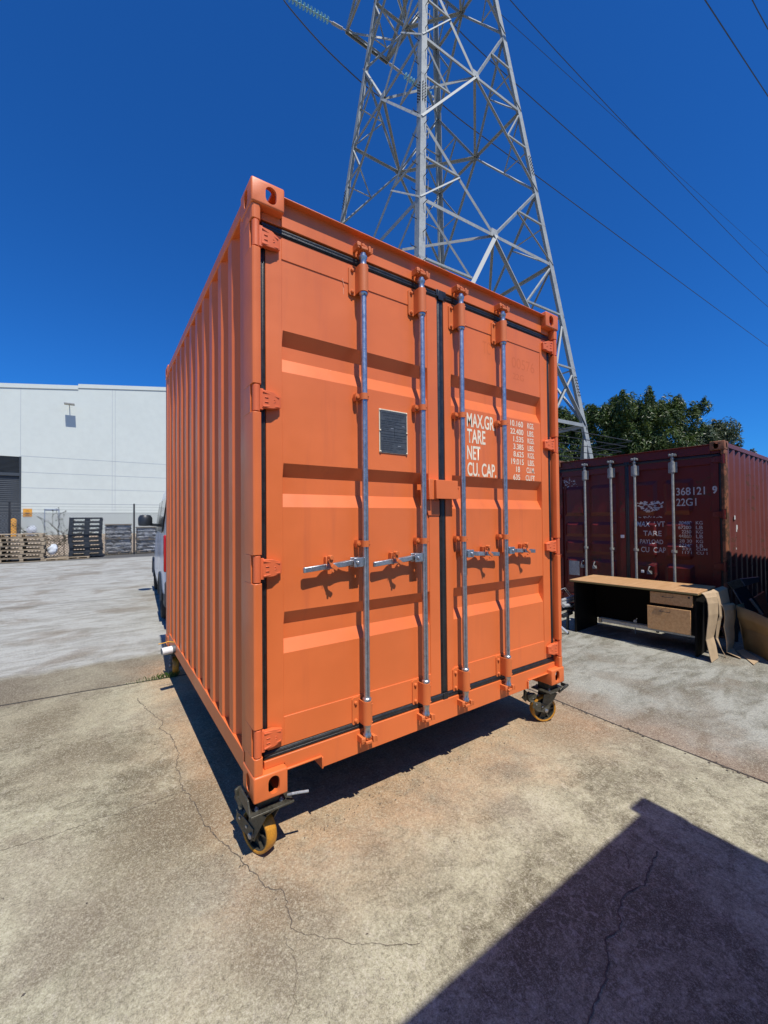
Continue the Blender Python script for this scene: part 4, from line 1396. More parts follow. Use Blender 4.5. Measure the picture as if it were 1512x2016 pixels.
# ------------------------------------------------------------------ warehouse
def warehouse():
    Y0 = 42.0
    r = thing('warehouse', 'large pale grey precast warehouse with a dark roller door at left', 'warehouse', (-3, Y0, G))
    zb = .20
    top = lambda x: (12.22 + (x + 7.0) * .134) if x < -2.03 else (13.02 + (x + 2.0) * .133)
    b = MB()
    b.prism([(-5.76, zb - .6), (-2.03, zb - .6), (-2.03, top(-2.04)), (-5.76, top(-5.76))], 'y', Y0, Y0 + .2)
    b.prism([(-2.03, zb - .6), (14, zb - .6), (14, top(14)), (-2.03, top(-2.02))], 'y', Y0, Y0 + .2)
    b.prism([(-30, 6.6), (-5.76, 6.6), (-5.76, top(-5.76)), (-30, top(-30))], 'y', Y0, Y0 + .2)
    b.prism([(-30, zb - .6), (-12.0, zb - .6), (-12.0, 6.6), (-30, 6.6)], 'y', Y0, Y0 + .2)
    b.box(-30, 14, Y0 + .2, Y0 + 30, zb - .6, 9.4)
    wall = b.build('wall', 'wall_white', r, smooth=0)
    b = MB()
    for x0, x1 in ((-30, -2.03), (-2.03, 14)):
        e = .02 if x0 > -10 else 0
        b.prism([(x0, top(x0 + e) + .12), (x1, top(x1 - .01) + .12), (x1, top(x1 - .01) - .22), (x0, top(x0 + e) - .22)], 'y', Y0 - .06, Y0 - .003)
    b.build('parapet_capping', 'wall_white', wall, smooth=0)
    b = MB()
    for z in (6.66, 5.36, 4.10, 2.83): b.box(-5.74, 14, Y0 - .006, Y0 - .002, z, z + .035)
    for x, z0, z1 in ((-5.77, 6.7, top(-5.8) - .25), (.40, 2.0, top(.4) - .25), (.62, 2.0, top(.6) - .25), (8.8, .3, 14.5)):
        b.box(x, x + .03, Y0 - .006, Y0 - .002, z0, z1)
    b.build('panel_joints', 'wall_grey_joint', wall, smooth=0)
    b = MB()
    b.box(-12, -5.78, Y0 + .10, Y0 + .14, 5.3, 6.58)
    for k in range(13): b.bar((-12, Y0 + .05, 5.38 + k * .095), (-5.78, Y0 + .05, 5.38 + k * .095), .07, .02, (0, -.5, 1))
    b.build('louvre', 'shutter_grey', r, smooth=0)
    b = MB()
    b.box(-12, -5.78, Y0 - .04, Y0 + .18, 5.05, 5.30)
    b.box(-5.82, -5.70, Y0 - .03, Y0 + .02, zb - .3, 6.62)
    b.build('door_frame', 'shutter_grey', r, smooth=0)
    b = MB()
    pr = []
    z = zb - .3
    while z < 5.05:
        pr += [(Y0 + .12, z), (Y0 + .09, z + .03), (Y0 + .09, z + .10), (Y0 + .12, z + .13)]; z += .16
    b.grid([[(x, p[0], p[1]) for p in pr] for x in (-12, -5.82)])
    b.build('roller_door', 'shutter_grey', r, smooth=0)
    b = MB()
    b.box(-4.26, -4.20, Y0 - .05, Y0 - .003, zb - .4, 2.40).box(-3.33, -3.27, Y0 - .05, Y0 - .003, zb - .4, 2.40).box(-4.26, -3.27, Y0 - .05, Y0 - .003, 2.34, 2.40)
    d = b.build('door_frame', 'frame_blue', r, smooth=0)
    b = MB()
    b.bar((-2.62, Y0, 11.1), (-2.62, Y0 - .55, 11.12), .06, .06)
    b.box(-2.95, -2.25, Y0 - .95, Y0 - .45, 11.12, 11.22)
    b.build('floodlight', 'old_bar_paint', r, bevel=.01)
    s = MB().box(-5.58, -5.02, Y0 - .03, Y0 - .004, 1.78, 2.42).build('warning_sign', 'sign_yellow', r, smooth=0)
    q = MB()
    P = [(-5.46, 1.98), (-5.14, 1.98), (-5.30, 2.32)]
    for k in range(3):
        a, c = P[k], P[(k + 1) % 3]
        q.bar((a[0], Y0 - .034, a[1]), (c[0], Y0 - .034, c[1]), .006, .03, (0, 1, 0))
    q.box(-5.38, -5.22, Y0 - .037, Y0 - .031, 2.03, 2.10).box(-5.42, -5.18, Y0 - .037, Y0 - .031, 1.84, 1.87)
    q.build('sign_symbol', 'black_metal', s, smooth=0)
warehouse()
r = thing('bollard', 'yellow steel bollard by the roller door of the warehouse', 'bollard', (-6.05, 41.2, .20))
MB().lathe([(.19, -.4), (.19, 1.30), (.15, 1.40), (.06, 1.44), (0, 1.44)], (-6.05, 41.2, .20), (0, 0, 1), 20).build('post', 'sign_yellow', r)
MB().lathe([(.195, .0), (.195, .02)], (-6.05, 41.2, 1.2), (0, 0, 1), 20).build('collar', 'black_metal', r)

# ------------------------------------------------------------------ chain-link fence
def fence():
    YF = 21.9
    r = thing('chain_link_fence', 'chain-link fence on dark posts crossing the far end of the yard', 'fence', (-2, YF, G))
    x0, x1, z0, z1 = -14.0, 6.5, G + .05, 1.72
    b = MB()
    h = z1 - z0
    p = .115
    x = x0 - h
    t = .011
    while x < x1:
        for sg in (1, -1):
            a, c = (x, z0), (x + h, z1)
            if sg < 0: a, c = (x + h, z0), (x, z1)
            # clip to the frame of the fence
            (ax, az), (cx, cz) = a, c
            def clip(px, pz, qx, qz, lim, less):
                if (px < lim) == less and px != lim:
                    k = (lim - px) / (qx - px); return lim, pz + (qz - pz) * k
                return px, pz
            if max(ax, cx) < x0 or min(ax, cx) > x1: continue
            ax, az = clip(ax, az, cx, cz, x0, True); cx, cz = clip(cx, cz, ax, az, x0, True)
            ax, az = clip(ax, az, cx, cz, x1, False); cx, cz = clip(cx, cz, ax, az, x1, False)
            if abs(ax - cx) < .02: continue
            yy = YF + sg * t
            b.add([(ax - t, yy, az), (ax + t, yy, az), (cx + t, yy, cz), (cx - t, yy, cz), (ax, yy + t, az), (cx, yy + t, cz)],
                  [(0, 1, 2, 3), (0, 4, 5, 3), (1, 4, 5, 2)])
        x += p
    b.build('chain_link_mesh', 'fence_wire', r, smooth=0, recalc=False)
    for x in (-9.2, -3.72, .86, 5.6):
        MB().box(x - .035, x + .035, YF - .10, YF - .03, G, 2.17).build('post', 'black_metal', r, smooth=0)
    for z in (1.72, 1.86, 2.0, 2.12):
        MB().tube((x0, YF - .02, z), (x1, YF - .02, z), .005 if z > 1.8 else .010, 6).build('top_wire', 'fence_wire', r)
fence()
def weed():
    rnd = random.Random(5)
    world()
    r = thing('climbing_weed', 'dry climbing weed tangled on the fence beside the wooden pallets', 'plant', (-2.1, 21.8, G))
    b = MB(); pts = []
    for k in range(16):
        x, z = -2.1 + rnd.uniform(-.25, .25), rnd.uniform(.0, .6)
        P = [(x, 21.8, z)]
        a = rnd.uniform(.3, 2.9)
        for s in range(9):
            a += rnd.gauss(0, .45)
            x += .17 * math.cos(a); z += .15 * abs(math.sin(a)) + .02
            if z > 2.35: break
            P.append((x, 21.8 + rnd.gauss(0, .03), z)); pts.append(P[-1])
        if len(P) > 2: b.path(P, .007, 4)
    for k in range(8):
        b.path([(-2.1 + rnd.uniform(-.2, .3), 21.8, G), (-2.1 + rnd.uniform(-.3, .4), 21.78, .3), (-2.0 + rnd.uniform(-.5, .6), 21.8, .9)], .007, 4)
    b.build('stem', 'bark', r)
    b = MB()
    for (x, y, z) in pts:
        if rnd.random() < .8:
            for _ in range(2):
                c = Vector((x + rnd.gauss(0, .04), y, z + rnd.gauss(0, .04))); s = rnd.uniform(.02, .05)
                u = Vector((rnd.gauss(0, 1), rnd.gauss(0, .5), rnd.gauss(0, 1))).normalized(); v = u.cross(Vector((0, 1, .3))).normalized()
                b.add([c - u * s, c + v * s * .6, c + u * s, c - v * s * .6], [(0, 1, 2, 3)])
    b.build('leaves', 'weed_leaf', r, smooth=0, recalc=False)
weed()

# ------------------------------------------------------------------ pallets
def pallet(name, label, cat, x, y, z, mat, group, wx=1.2, wy=1.1, h=.15, plastic=False, rot=0.0):
    r = thing(name, label, cat, (x, y, z), rot, group, local=True)
    b = MB()
    n = 7
    if plastic:
        b.box(0, wx, 0, wy, h - .062, h)
    else:
        for k in range(n):
            y0 = k * (wy - .1) / (n - 1)
            b.box(0, wx, y0, y0 + .1, h - .020, h)
    b.build('top_deck', mat, r, bevel=.002)
    for xx in (0, wx / 2 - .06, wx - .12):
        b = MB()
        if plastic:
            b.box(xx, xx + (.2 if xx > 0 and xx < wx - .2 else .14), 0, wy, .03, h - .0625)
        else:
            for yy_ in (0, wy / 2 - .05, wy - .1): b.box(xx, xx + .12, yy_, yy_ + .1, .020, h - .0205)
            b.box(xx + .02, xx + .10, .1005, wy - .1005, .045, h - .021)
        b.build('bearer', mat, r, bevel=.002)
    b = MB()
    for y0 in (0, wy / 2 - .05, wy - .1): b.box(0, wx, y0, y0 + .1, 0, .0195 if not plastic else .0295)
    b.build('bottom_deck', mat, r, bevel=.002)
    return r
rnd = random.Random(21)
wood = pallet('wooden_pallet', 'weathered wooden pallet at the bottom of the wooden stack', 'pallet', -3.88, 20.3, G + .002, 'pallet_wood', 'stacked wooden pallets', wx=1.45)
index_kids(wood)
names = ['second from the bottom of', 'third from the bottom of', 'in the middle of', 'third from the top of', 'second from the top of', 'topmost on']
for k in range(1, 7):
    o = copy_tree(wood)
    o.location = (-3.88 + rnd.uniform(-.05, .05), 20.3 + rnd.uniform(-.03, .03), G + .002 + k * .165)
    o['label'] = 'weathered wooden pallet %s the wooden stack' % names[k - 1]
for k in range(7):   # the pile goes on to the left, beyond the frame's edge
    o = copy_tree(wood)
    o.location = (-5.42 + rnd.uniform(-.04, .04), 20.35, G + .002 + k * .165)
    o['label'] = 'wooden pallet, %s in the further stack cut off by the left edge' % ['lowest', 'second lowest', 'third lowest', 'middle', 'third highest', 'second highest', 'highest'][k]
blk = pallet('plastic_pallet', 'black plastic pallet at the bottom of the black stack', 'pallet', -1.66, 20.9, G + .10, 'black_plastic', 'stacked black pallets', wx=1.22, h=.187, plastic=True)
index_kids(blk)
nm = ['second lowest in', 'third lowest in', 'fourth lowest in', 'in the middle of', 'fourth from the top of', 'third from the top of', 'second from the top of', 'topmost on']
for k in range(1, 9):
    o = copy_tree(blk)
    o.location = (-1.62 + (-.03 if k < 3 else -.05) + (.03 if k == 8 else 0) + rnd.uniform(-.02, .02), 20.9 + rnd.uniform(-.04, .04), G + .10 + k * (.19 if k < 9 else .2))
    o['label'] = 'black plastic pallet %s the black stack' % nm[k - 1]
low = [(-2.42, 20.15, 0, 'thin broken pallet on the ground right of the wooden stack', .04), (-2.25, 20.6, .12, 'split pallet lying flat under the black stack', .0), (-1.72, 20.55, -.05, 'flat wooden pallet in front of the black stack', .0)]
for x, y, a, lab, dz in low:
    o = copy_tree(wood); o.location = (x, y, G + .002); o.rotation_euler = (0, 0, a); o.scale = (.55, .6, .55); o['label'] = lab; o['group'] = 'loose pallets on the ground'
    if 'group' in o: del o['group']

def wrapped(x, y, wx, h, label, seed):
    rnd = random.Random(seed)
    r = thing('wrapped_pallet_load', label, 'wrapped load', (x, y, G))
    b = MB()
    nz, per = 22, 48
    rows = []
    for i in range(nz + 1):
        z = G + .14 + (h - .14) * i / nz
        rw = []
        for k in range(per):
            a = 2 * math.pi * k / per
            ca, sa = math.cos(a), math.sin(a)
            s = 1 / max(abs(ca), abs(sa)) ** .82
            rr = 1 + .035 * math.sin(i * 1.9 + seed) + rnd.uniform(-.035, .035)
            rw.append((x + wx / 2 + ca * s * wx / 2 * rr * .94, y + .55 + sa * s * .52 * rr, z + rnd.uniform(-.012, .012)))
        rw.append(rw[0]); rows.append(rw)
    b.grid(rows)
    b.build('wrapped_goods', 'stretch_wrap', r, smooth=25)
    b = MB()
    for z in (G + .02, G + (h) * .52):
        for k in range(3): b.box(x + .02, x + wx - .02, y + k * .5 - .02, y + k * .5 + .09, z, z + .02)
        for k in (0, wx / 2 - .07, wx - .16): b.box(x + .02 + k, x + .14 + k, y - .02, y + 1.05, z + .0205, z + .11)
    b.build('pallet', 'pallet_wood', r)
    MB().box(x + .03, x + wx - .03, y - .02, y + 1.1, G + h + .0, G + h + .05).build('top_board', 'pallet_wood', r)
wrapped(-.34, 22.15, 1.16, 1.44, 'wide plastic-wrapped load with a timber lid, right of the black pallets', 3)
wrapped(.98, 22.2, 1.15, 1.28, 'plastic-wrapped load partly hidden by the van mirror', 9)
# bag caught by the fence
def bag(x, y, z, s, label, seed):
    rnd = random.Random(seed); world()
    b = MB(); rows = []
    for i in range(9):
        t = i / 8; rw = []
        for k in range(14):
            a = 2 * math.pi * k / 14
            rr = s * (math.sin(math.pi * min(1, t * .8 + .1)) * .5 + .08) * rnd.uniform(.7, 1.25)
            rw.append((x + rr * math.cos(a) + .15 * t * s, y + rr * math.sin(a) * .6, z + s * 1.5 * t))
        rw.append(rw[0]); rows.append(rw)
    b.grid(rows)
    tag(b.build('plastic_bag', 'bag_white', smooth=60), label, 'bag')
bag(-2.22, 20.85, G + .22, .30, 'crumpled pale plastic bag behind the wooden pallet stack', 4)
bag(-5.0, 41.0, .25, .55, 'pale sheet of plastic beside the yellow bollard at the warehouse', 6)

# ------------------------------------------------------------------ van
def van():
    r = thing('van', 'white panel van parked behind the orange container, only its left flank showing', 'van', (.175, 4.90, G), math.radians(-3.9), local=True)
    # cross sections: y, half-width, bottom, shoulder, top, roof half-width
    secs = [(0.0, .90, .46, 1.30, 2.16, .66), (.05, .955, .42, 1.32, 2.28, .74), (.5, .985, .36, 1.32, 2.33, .77), (2.6, .99, .34, 1.32, 2.34, .78), (3.7, .985, .34, 1.30, 2.27, .76),
            (4.15, .97, .36, 1.22, 1.92, .66), (4.55, .95, .38, 1.12, 1.34, .66), (5.1, .90, .40, .98, 1.08, .62), (5.3, .78, .46, .80, .92, .5)]
    cx = 1.0
    rows = []
    for (y, hw, zb, zs, zt, rw_) in secs:
        half = [(hw * .93, zb), (hw, zb + .10), (hw * 1.0, .72), (hw * .985, zs), (hw * .93, zs + (zt - zs) * .45), (hw * .875, zs + (zt - zs) * .75), (rw_ + .05, zt - .05), (rw_ - .12, zt)]
        ring = [(cx - a, y, z) for a, z in half] + [(cx + a, y, z) for a, z in half[::-1]]
        ring.append(ring[0]); rows.append(ring)
    b = MB(); b.grid(rows)
    b.f.append(tuple(range(16))); b.f.append(tuple(range(len(b.v) - 17, len(b.v) - 1))[::-1])
    body = b.build('body', 'white_van_paint', r, smooth=50)
    m = body.modifiers.new('sub', 'SUBSURF'); m.levels = 2; m.render_levels = 2
    # side windows and rear glass, dark
    for sx in (-1, 1):
        b = MB()
        def sidept(y, z, hw=.985):
            t = max(0, (z - 1.32) / 1.0)
            return (cx + sx * (hw * (1 - .13 * t) + .004), y, z)
        for y0, y1 in ((.55, 1.75), (1.85, 2.85)):
            b.grid([[sidept(y0, 1.42), sidept(y1, 1.42)], [sidept(y0 + .03, 1.98), sidept(y1, 1.98)]])
        b.grid([[sidept(2.95, 1.36, .985), sidept(4.05, 1.34, .955)], [sidept(2.95, 1.98, .985), sidept(3.75, 1.96, .96)]])
        b.build('window', 'van_glass', r, smooth=0, solid=.006)
        b = MB().box(cx + sx * .905 - .07, cx + sx * .905 + .07, -.045, .10, .86, 1.40)
        b.build('tail_light', 'tail_red', r, bevel=.02, seg=3)
        b = MB()
        b.lathe([(.05, -.12), (.13, -.11), (.14, -.05), (.14, .06), (.10, .12), (.03, .13)], (cx + sx * 1.16, 3.62, 1.62), (0, 0, 1), 14)
        b.bar((cx + sx * .95, 3.66, 1.52), (cx + sx * 1.12, 3.63, 1.54), .05, .06)
        b.build('mirror', 'black_plastic', r)
        for yw in (.92, 4.32):
            b = MB()
            o = cx + sx * .86
            b.lathe([(.22, -.11), (.31, -.11), (.335, -.07), (.34, 0), (.335, .07), (.31, .11), (.22, .11)], (o, yw, .341), (1, 0, 0), 32, closed=True)
            wl = b.build('wheel', 'tyre_rubber', r)
            MB().lathe([(.225, -.09), (.225, .09), (.16, .09), (.10, .05), (.04, .07), (0, .07)], (o, yw, .341), (sx, 0, 0), 28).build('rim', 'galvanised', wl)
            # wheel arch lip
            b = MB()
            pts = [(cx + sx * .985, yw + .40 * math.cos(a), .36 + .40 * math.sin(a)) for a in [math.pi * k / 14 for k in range(15)]]
            b.path(pts, .022, 6); b.build('wheel_arch', 'black_plastic', r)
    MB().box(cx - .96, cx + .96, -.10, .10, .34, .72).build('bumper', 'bumper_grey', r, bevel=.04, seg=3)
    MB().box(.045, 1.955, .25, 4.9, .30, .52).build('sill_panel', 'bumper_grey', r, bevel=.02)
    b = MB(); b.grid([[(cx - .72, -.012, 1.42), (cx - .04, -.012, 1.42)], [(cx - .66, .012, 2.02), (cx - .04, .012, 2.02)]])
    b.grid([[(cx + .04, -.012, 1.42), (cx + .72, -.012, 1.42)], [(cx + .04, .012, 2.02), (cx + .66, .012, 2.02)]])
    b.build('rear_window', 'van_glass', r, smooth=0, solid=.006)
    b = MB(); b.grid([[(cx - .78, 4.20, 1.80), (cx + .78, 4.20, 1.80)], [(cx - .84, 4.62, 1.30), (cx + .84, 4.62, 1.30)]])
    b.build('windscreen', 'van_glass', r, smooth=0, solid=.006)
van()

# ------------------------------------------------------------------ desk and the things round it
DR = math.atan2(-.083, .9966)
def desk():
    # local frame: x along the front edge from left (far) to right (near), y towards the maroon container
    r = thing('desk', 'long office desk with a beech top and two drawers, in front of the maroon container', 'desk', (4.86, 1.42, G), math.atan2(-1.47, .12), local=True)
    Lx, Dy, Ht = 1.475, .74, .73
    MB().box(0, Lx, 0, Dy, Ht - .022, Ht).build('desk_top', 'beech_board', r, bevel=.003)
    MB().box(.0, Lx, -.0025, -.0003, Ht - .023, Ht - .008).box(0, Lx, .004, Dy, Ht - .028, Ht - .0225).build('edge_strip', 'desk_edge', r, smooth=0)
    MB().box(.04, .065, .04, Dy - .04, 0, Ht - .029).build('side_panel', 'black_board', r, bevel=.002)
    MB().box(Lx - .045, Lx - .02, .03, Dy - .04, 0, Ht - .029).build('side_panel', 'black_board', r, bevel=.002)
    MB().box(.066, Lx - .046, Dy - .10, Dy - .075, .12, Ht - .029).build('back_panel', 'black_board', r, bevel=.002)
    b = MB().box(.40, Lx - .046, .06, .10, .205, .245)
    b.build('foot_rail', 'galvanised_dull', r, bevel=.004)
    MB().box(.36, Lx - .05, .055, .13, .245, .252).box(.36, .395, .05, .10, .19, .25).build('rail_cap', 'pallet_wood', r, bevel=.002)
    car = MB().box(.985, 1.425, .045, Dy - .12, .23, Ht - .030).build('drawer_unit', 'black_board', r, bevel=.003)
    for z0, z1, x0, x1, y in ((.555, .690, .990, 1.420, .022), (.245, .522, .968, 1.405, -.012)):
        d = MB().box(x0, x1, y, y + .018, z0, z1).build('drawer', 'beech_front', car, bevel=.002)
        zc = z0 + (z1 - z0) * (.60 if z1 - z0 < .2 else .80)
        xm = x0 + .19
        MB().path([(xm - .05, y, zc + .012), (xm - .05, y - .050, zc + .012), (xm + .05, y - .050, zc + .012), (xm + .05, y, zc + .012)], .0035, 6).build('handle', 'black_metal', d)
    MB().lathe([(.011, 0), (.011, .004), (.0, .004)], (1.385, .0215, .665), (0, -1, 0), 14).build('lock', 'black_metal', car)
    for x, y in ((1.04, .10), (1.36, .10), (1.04, .5), (1.36, .5)):
        MB().lathe([(.024, -.012), (.026, 0), (.024, .012)], (x, y, .205), (1, 0, 0), 14).build('castor_wheel', 'black_plastic', r)
    return r
desk()
# a stray white fitting under the desk
def small_fitting():
    o = thing('plastic_fitting', 'small white plastic fitting lying in the dark under the desk', 'fitting', (5.45, .835, G))
    MB().lathe([(.012, 0), (.022, .004), (.022, .03), (.012, .036)], (5.45, .835, G + .17), (1, .2, 0), 14).build('roller', 'white_plastic', o)
    MB().path([(5.47, .84, G), (5.465, .84, G + .09), (5.46, .84, G + .17), (5.48, .82, G + .215)], .006, 6).build('stem', 'white_plastic', o)
small_fitting()

def strip(prof, w0, w1, base, ang, name, label, mat='cardboard', extra=None):
    """a folded length of corrugated card: profile (along, up) swept over its width"""
    r_ = thing(name, label, 'cardboard', (base[0], base[1], G), ang, local=True)
    return r_
def card(pts_rows, name, label, mat='cardboard', thick=.005, smooth=0):
    """free-form card sheet from rows of 3-D points"""
    world()
    b = MB(); b.grid(pts_rows)
    o = b.build(name, mat, smooth=smooth, solid=thick)
    tag(o, label, 'cardboard')
    return o
def sheet_between(path_a, path_b, n=1):
    return [[Vector(a).lerp(Vector(b_), k / n) for k in range(n + 1)] for a, b_ in zip(path_a, path_b)]
# first long strip: hangs off the near end of the desk in three folds
card(sheet_between([(4.99, -.08, .425), (4.980, -0.109, 0.410), (4.960, -0.135, 0.379), (4.950, -0.152, 0.320), (4.940, -0.157, 0.198), (4.940, -0.144, 0.064), (4.930, -0.133, -0.075), (4.930, -0.154, -0.187), (4.915, -0.183, -0.305)],
                   [(5.28, -.09, .427), (5.260, -0.126, 0.418), (5.240, -0.148, 0.370), (5.220, -0.160, 0.302), (5.200, -0.166, 0.185), (5.180, -0.154, 0.065), (5.160, -0.131, -0.079), (5.150, -0.156, -0.178), (5.14, -0.176, -0.300)]),
     'cardboard_sheet', 'pale folded cardboard strip hanging over the near end of the desk')
card(sheet_between([(5.30, -.08, .428), (5.280, -0.125, 0.402), (5.280, -0.140, 0.335), (5.280, -0.149, 0.264), (5.280, -0.154, 0.143), (5.280, -0.135, 0.082), (5.260, -0.126, -0.025), (5.260, -0.121, -0.113), (5.260, -0.174, -0.229), (5.24, -0.222, -0.305)],
                   [(5.72, -.06, .428), (5.720, -0.106, 0.407), (5.700, -0.122, 0.329), (5.680, -0.142, 0.224), (5.420, -0.148, 0.115), (5.380, -0.143, 0.092), (5.360, -0.126, -0.027), (5.340, -0.117, -0.128), (5.290, -0.163, -0.232), (5.26, -0.210, -0.305)]),
     'cardboard_sheet', 'tan cardboard flap behind the first strip, narrowing to a thin tail')
card(sheet_between([(5.34, -0.150, 0.262), (5.360, -0.158, 0.245), (5.370, -0.174, 0.192), (5.370, -0.177, 0.113), (5.360, -0.169, 0.008), (5.360, -0.181, -0.066), (5.360, -0.192, -0.171), (5.360, -0.192, -0.275), (5.30, -.335, -.300)],
                   [(5.69, -0.165, 0.245), (5.700, -0.184, 0.225), (5.700, -0.190, 0.173), (5.700, -0.183, 0.067), (5.680, -0.173, -0.026), (5.680, -0.176, -0.119), (5.680, -0.173, -0.217), (5.640, -0.167, -0.285), (5.50, -.245, -.300)]),
     'cardboard_sheet', 'curved cardboard strip standing on its folded foot, right of the desk')
card(sheet_between([(5.59, -.215, -.298), (5.40, -.34, -.303), (5.17, -.475, -.300)], [(5.74, -.245, -.298), (5.58, -.36, -.303), (5.41, -.470, -.296)], 3),
     'cardboard_sheet', 'flat cardboard flap lying on the concrete before the open carton')
def carton():
    r = thing('cardboard_carton', 'large opened brown carton with a crease, leaning at the right edge', 'carton', (5.8, -.45, G))
    A = [(5.59, -.23, .233), (5.63, -.225, .10), (5.72, -.235, -.036), (5.77, -.249, -.303)]
    C = [(5.43, -.66, .130), (5.42, -.67, .02), (5.47, -.66, -.070), (5.31, -.68, -.303)]
    b = MB(); b.grid([[Vector(p).lerp(Vector(q), k / 6) + Vector((.03 * math.sin(k * .9), 0, .0)) for k in range(7)] for p, q in zip(A, C)])
    b.build('front_panel', 'cardboard_deep', r, smooth=12, solid=.007)
    b = MB(); b.grid([[(5.60, -.222, .233), (5.95, -.20, .22)], [(5.78, -.242, -.303), (6.08, -.22, -.303)]])
    b.build('side_panel', 'cardboard_deep', r, smooth=20, solid=.007)
    b = MB(); b.grid([[(5.785, -.25, -.300), (5.33, -.68, -.300)], [(6.08, -.23, -.300), (5.9, -.70, -.300)]])
    b.build('bottom', 'cardboard_deep', r, smooth=0, solid=.005)
carton()
def slab(pts, d):
    d = Vector(d); n = len(pts)
    return MB().add(list(pts) + [tuple(Vector(p) + d) for p in pts], [tuple(range(n)), tuple(range(2 * n - 1, n - 1, -1))] + [(i, (i + 1) % n, n + (i + 1) % n, n + i) for i in range(n)])
def dark_frame():
    r = thing('office_chair_frame', 'dark metal frame with a blue-black panel tilted behind the carton', 'metal frame', (6.05, -.10, G))
    slab([(6.0, -.031, .438), (6.05, -.148, .498), (6.10, -.173, .410), (6.0, -.090, .362)], (.03, .02, 0)).build('top_panel', 'dark_steel', r, bevel=.002)
    slab([(6.06, -.155, .495), (6.50, -.226, .491), (6.50, -.221, .425), (6.11, -.178, .405)], (.02, .03, 0)).build('back_panel', 'plate_grey', r, bevel=.002)
    MB().bar((6.0, -.088, .360), (6.10, -.170, .120), .010, .012).bar((6.048, -.150, .500), (6.10, -.176, .408), .012, .014).build('silver_rail', 'galvanised', r)
    slab([(6.02, -.092, .36), (6.12, -.185, .40), (6.32, -.31, .06), (6.11, -.18, .11)], (.02, .02, 0)).build('panel', 'van_glass', r)
    MB().bar((6.10, -.10, .36), (6.10, -.08, G), .03, .03).bar((6.45, -.19, .43), (6.45, -.17, G), .03, .03).build('leg', 'black_metal', r)
dark_frame()
def orange_panel():
    r = thing('painted_board', 'orange-brown board with a bright edge leaning behind the carton', 'board', (6.35, -.30, G))
    slab([(6.20, -.224, .240), (6.55, -.26, .30), (6.60, -.34, G + .01), (6.28, -.30, G + .01)], (.02, .02, 0)).build('face', 'orange_cloth', r)
    MB().bar((6.16, -.212, .243), (6.28, -.292, .045), .022, .03).build('edge', 'scratch_pale', r, bevel=.002)
orange_panel()
def folding_chair():
    r = thing('tube_frame', 'folded silver tube frame standing between the orange container and the desk', 'folded chair', (4.9, 1.55, G))
    T_ = MB()
    T_.tube((4.78, 1.50, .122), (5.085, 1.50, .145), .021, 14).tube((4.78, 1.50, .078), (5.09, 1.50, .100), .021, 14)
    T_.tube((4.78, 1.47, .052), (4.905, 1.46, .047), .026, 14)
    T_.build('cross_tube', 'chrome', r)
    MB().path([(4.78, 1.52, .268), (4.83, 1.52, .275), (4.895, 1.51, .286), (5.05, 1.50, .152)], .0045, 6).path([(4.90, 1.53, .270), (5.03, 1.52, .150)], .0035, 6).build('wire_loop', 'chrome', r)
    MB().tube((4.62, 1.46, -.18), (4.705, 1.37, G + .022), .022, 14).build('leg', 'chrome', r)
    MB().tube((4.705, 1.37, G + .022), (4.716, 1.36, G + .016), .0235, 14).build('foot_cap', 'black_plastic', r)
    MB().bar((4.78, 1.52, .0), (5.06, 1.50, .03), .05, .06).bar((4.8, 1.5, -.10), (5.02, 1.49, -.07), .04, .05).bar((4.95, 1.5, .05), (4.95, 1.52, G + .0), .03, .03).build('hinge_block', 'black_plastic', r, bevel=.004)
    MB().bar((4.96, 1.47, .015), (5.08, 1.47, .045), .01, .022).lathe([(.010, 0), (.010, .012), (0, .014)], (4.90, 1.45, -.15), (-.5, -.8, 0), 10).build('latch', 'chrome', r)
folding_chair()

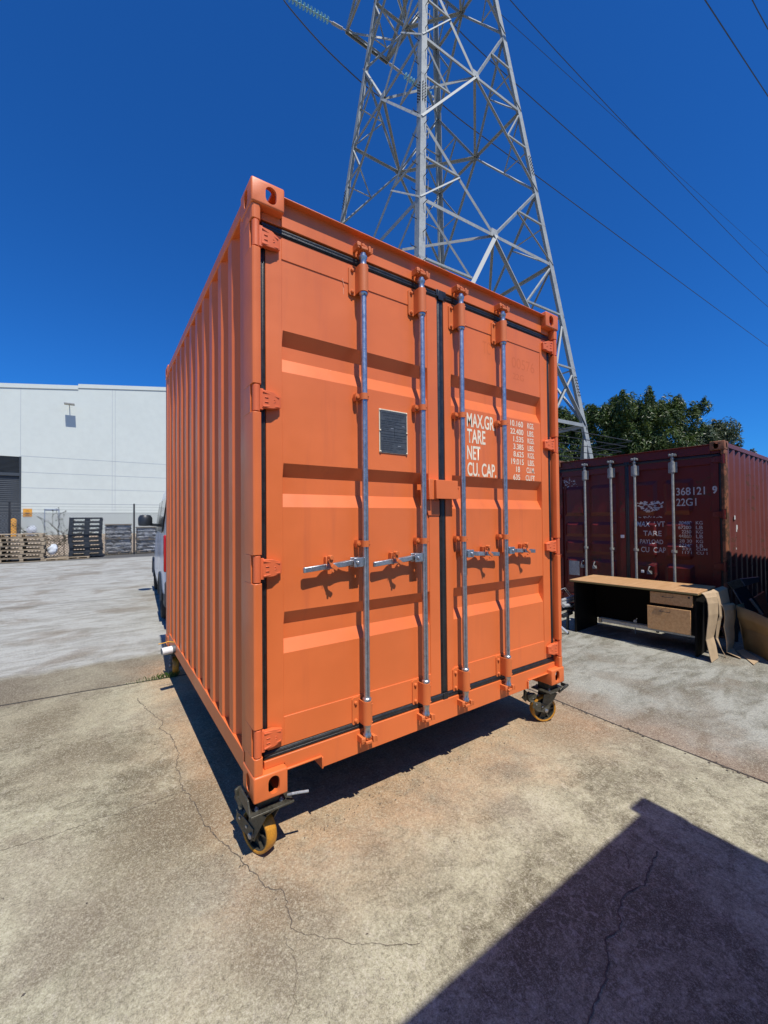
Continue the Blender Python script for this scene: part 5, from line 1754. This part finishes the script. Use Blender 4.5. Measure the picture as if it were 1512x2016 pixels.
# ------------------------------------------------------------------ grass in the joint, leaf litter
def grass():
    world(); rnd = random.Random(8); b = MB()
    for k in range(170):
        t = rnd.random() ** .5
        x = -.42 + t * .52; y = 2.925 - (x + .42) * .11 + rnd.gauss(0, .012)
        h = rnd.uniform(.015, .075) * (.4 + t * .7); a = rnd.uniform(0, 6.28); l = h * rnd.uniform(.2, .8)
        dx, dy = math.cos(a), math.sin(a); ww = .0022
        b.add([(x - dy * ww, y + dx * ww, G), (x + dy * ww, y - dx * ww, G), (x + dx * l * .4, y + dy * l * .4, G + h * .7), (x + dx * l, y + dy * l, G + h)], [(0, 1, 2), (2, 3, 0)])
    o = b.build('grass_tuft', 'grass_blade', smooth=0, recalc=False); o['kind'] = 'stuff'
    o['label'] = 'short grass growing in the slab joint by the container'; o['category'] = 'grass'
    b = MB()
    for k in range(150):
        if k < 90: x, y = rnd.uniform(-3.0, 2.5), rnd.uniform(-1.3, 3.0)
        else: x, y = rnd.uniform(2.8, 5.2), rnd.uniform(-1.0, 3.0)
        s = rnd.uniform(.003, .009); a = rnd.uniform(0, 3.14)
        c, sn = math.cos(a) * s, math.sin(a) * s * rnd.uniform(.3, 1)
        b.add([(x - c, y - sn, G + .002), (x + sn * .6, y - c * .6, G + .004), (x + c, y + sn, G + .003), (x - sn * .6, y + c * .6, G + .005)], [(0, 1, 2, 3)])
    for k in range(140):
        x, y = rnd.uniform(-.1, 2.4), .05 + abs(rnd.gauss(0, .09)); s = rnd.uniform(.002, .006)
        b.add([(x - s, y - s, G + .003), (x + s, y - s * .5, G + .005), (x + s * .7, y + s, G + .003)], [(0, 1, 2)])
    for k in range(60):
        x = 2.70 + rnd.gauss(0, .012); y = rnd.uniform(-1.2, .2); s = rnd.uniform(.003, .010)
        b.add([(x - s, y - s, G + .003), (x + s, y - s * .5, G + .005), (x + s * .7, y + s, G + .003), (x - s, y + s * .5, G + .006)], [(0, 1, 2, 3)])
    o = b.build('leaf_litter', 'bark', smooth=0, recalc=False); o['kind'] = 'stuff'
    o['label'] = 'small dry leaf crumbs scattered over the concrete'; o['category'] = 'litter'
grass()
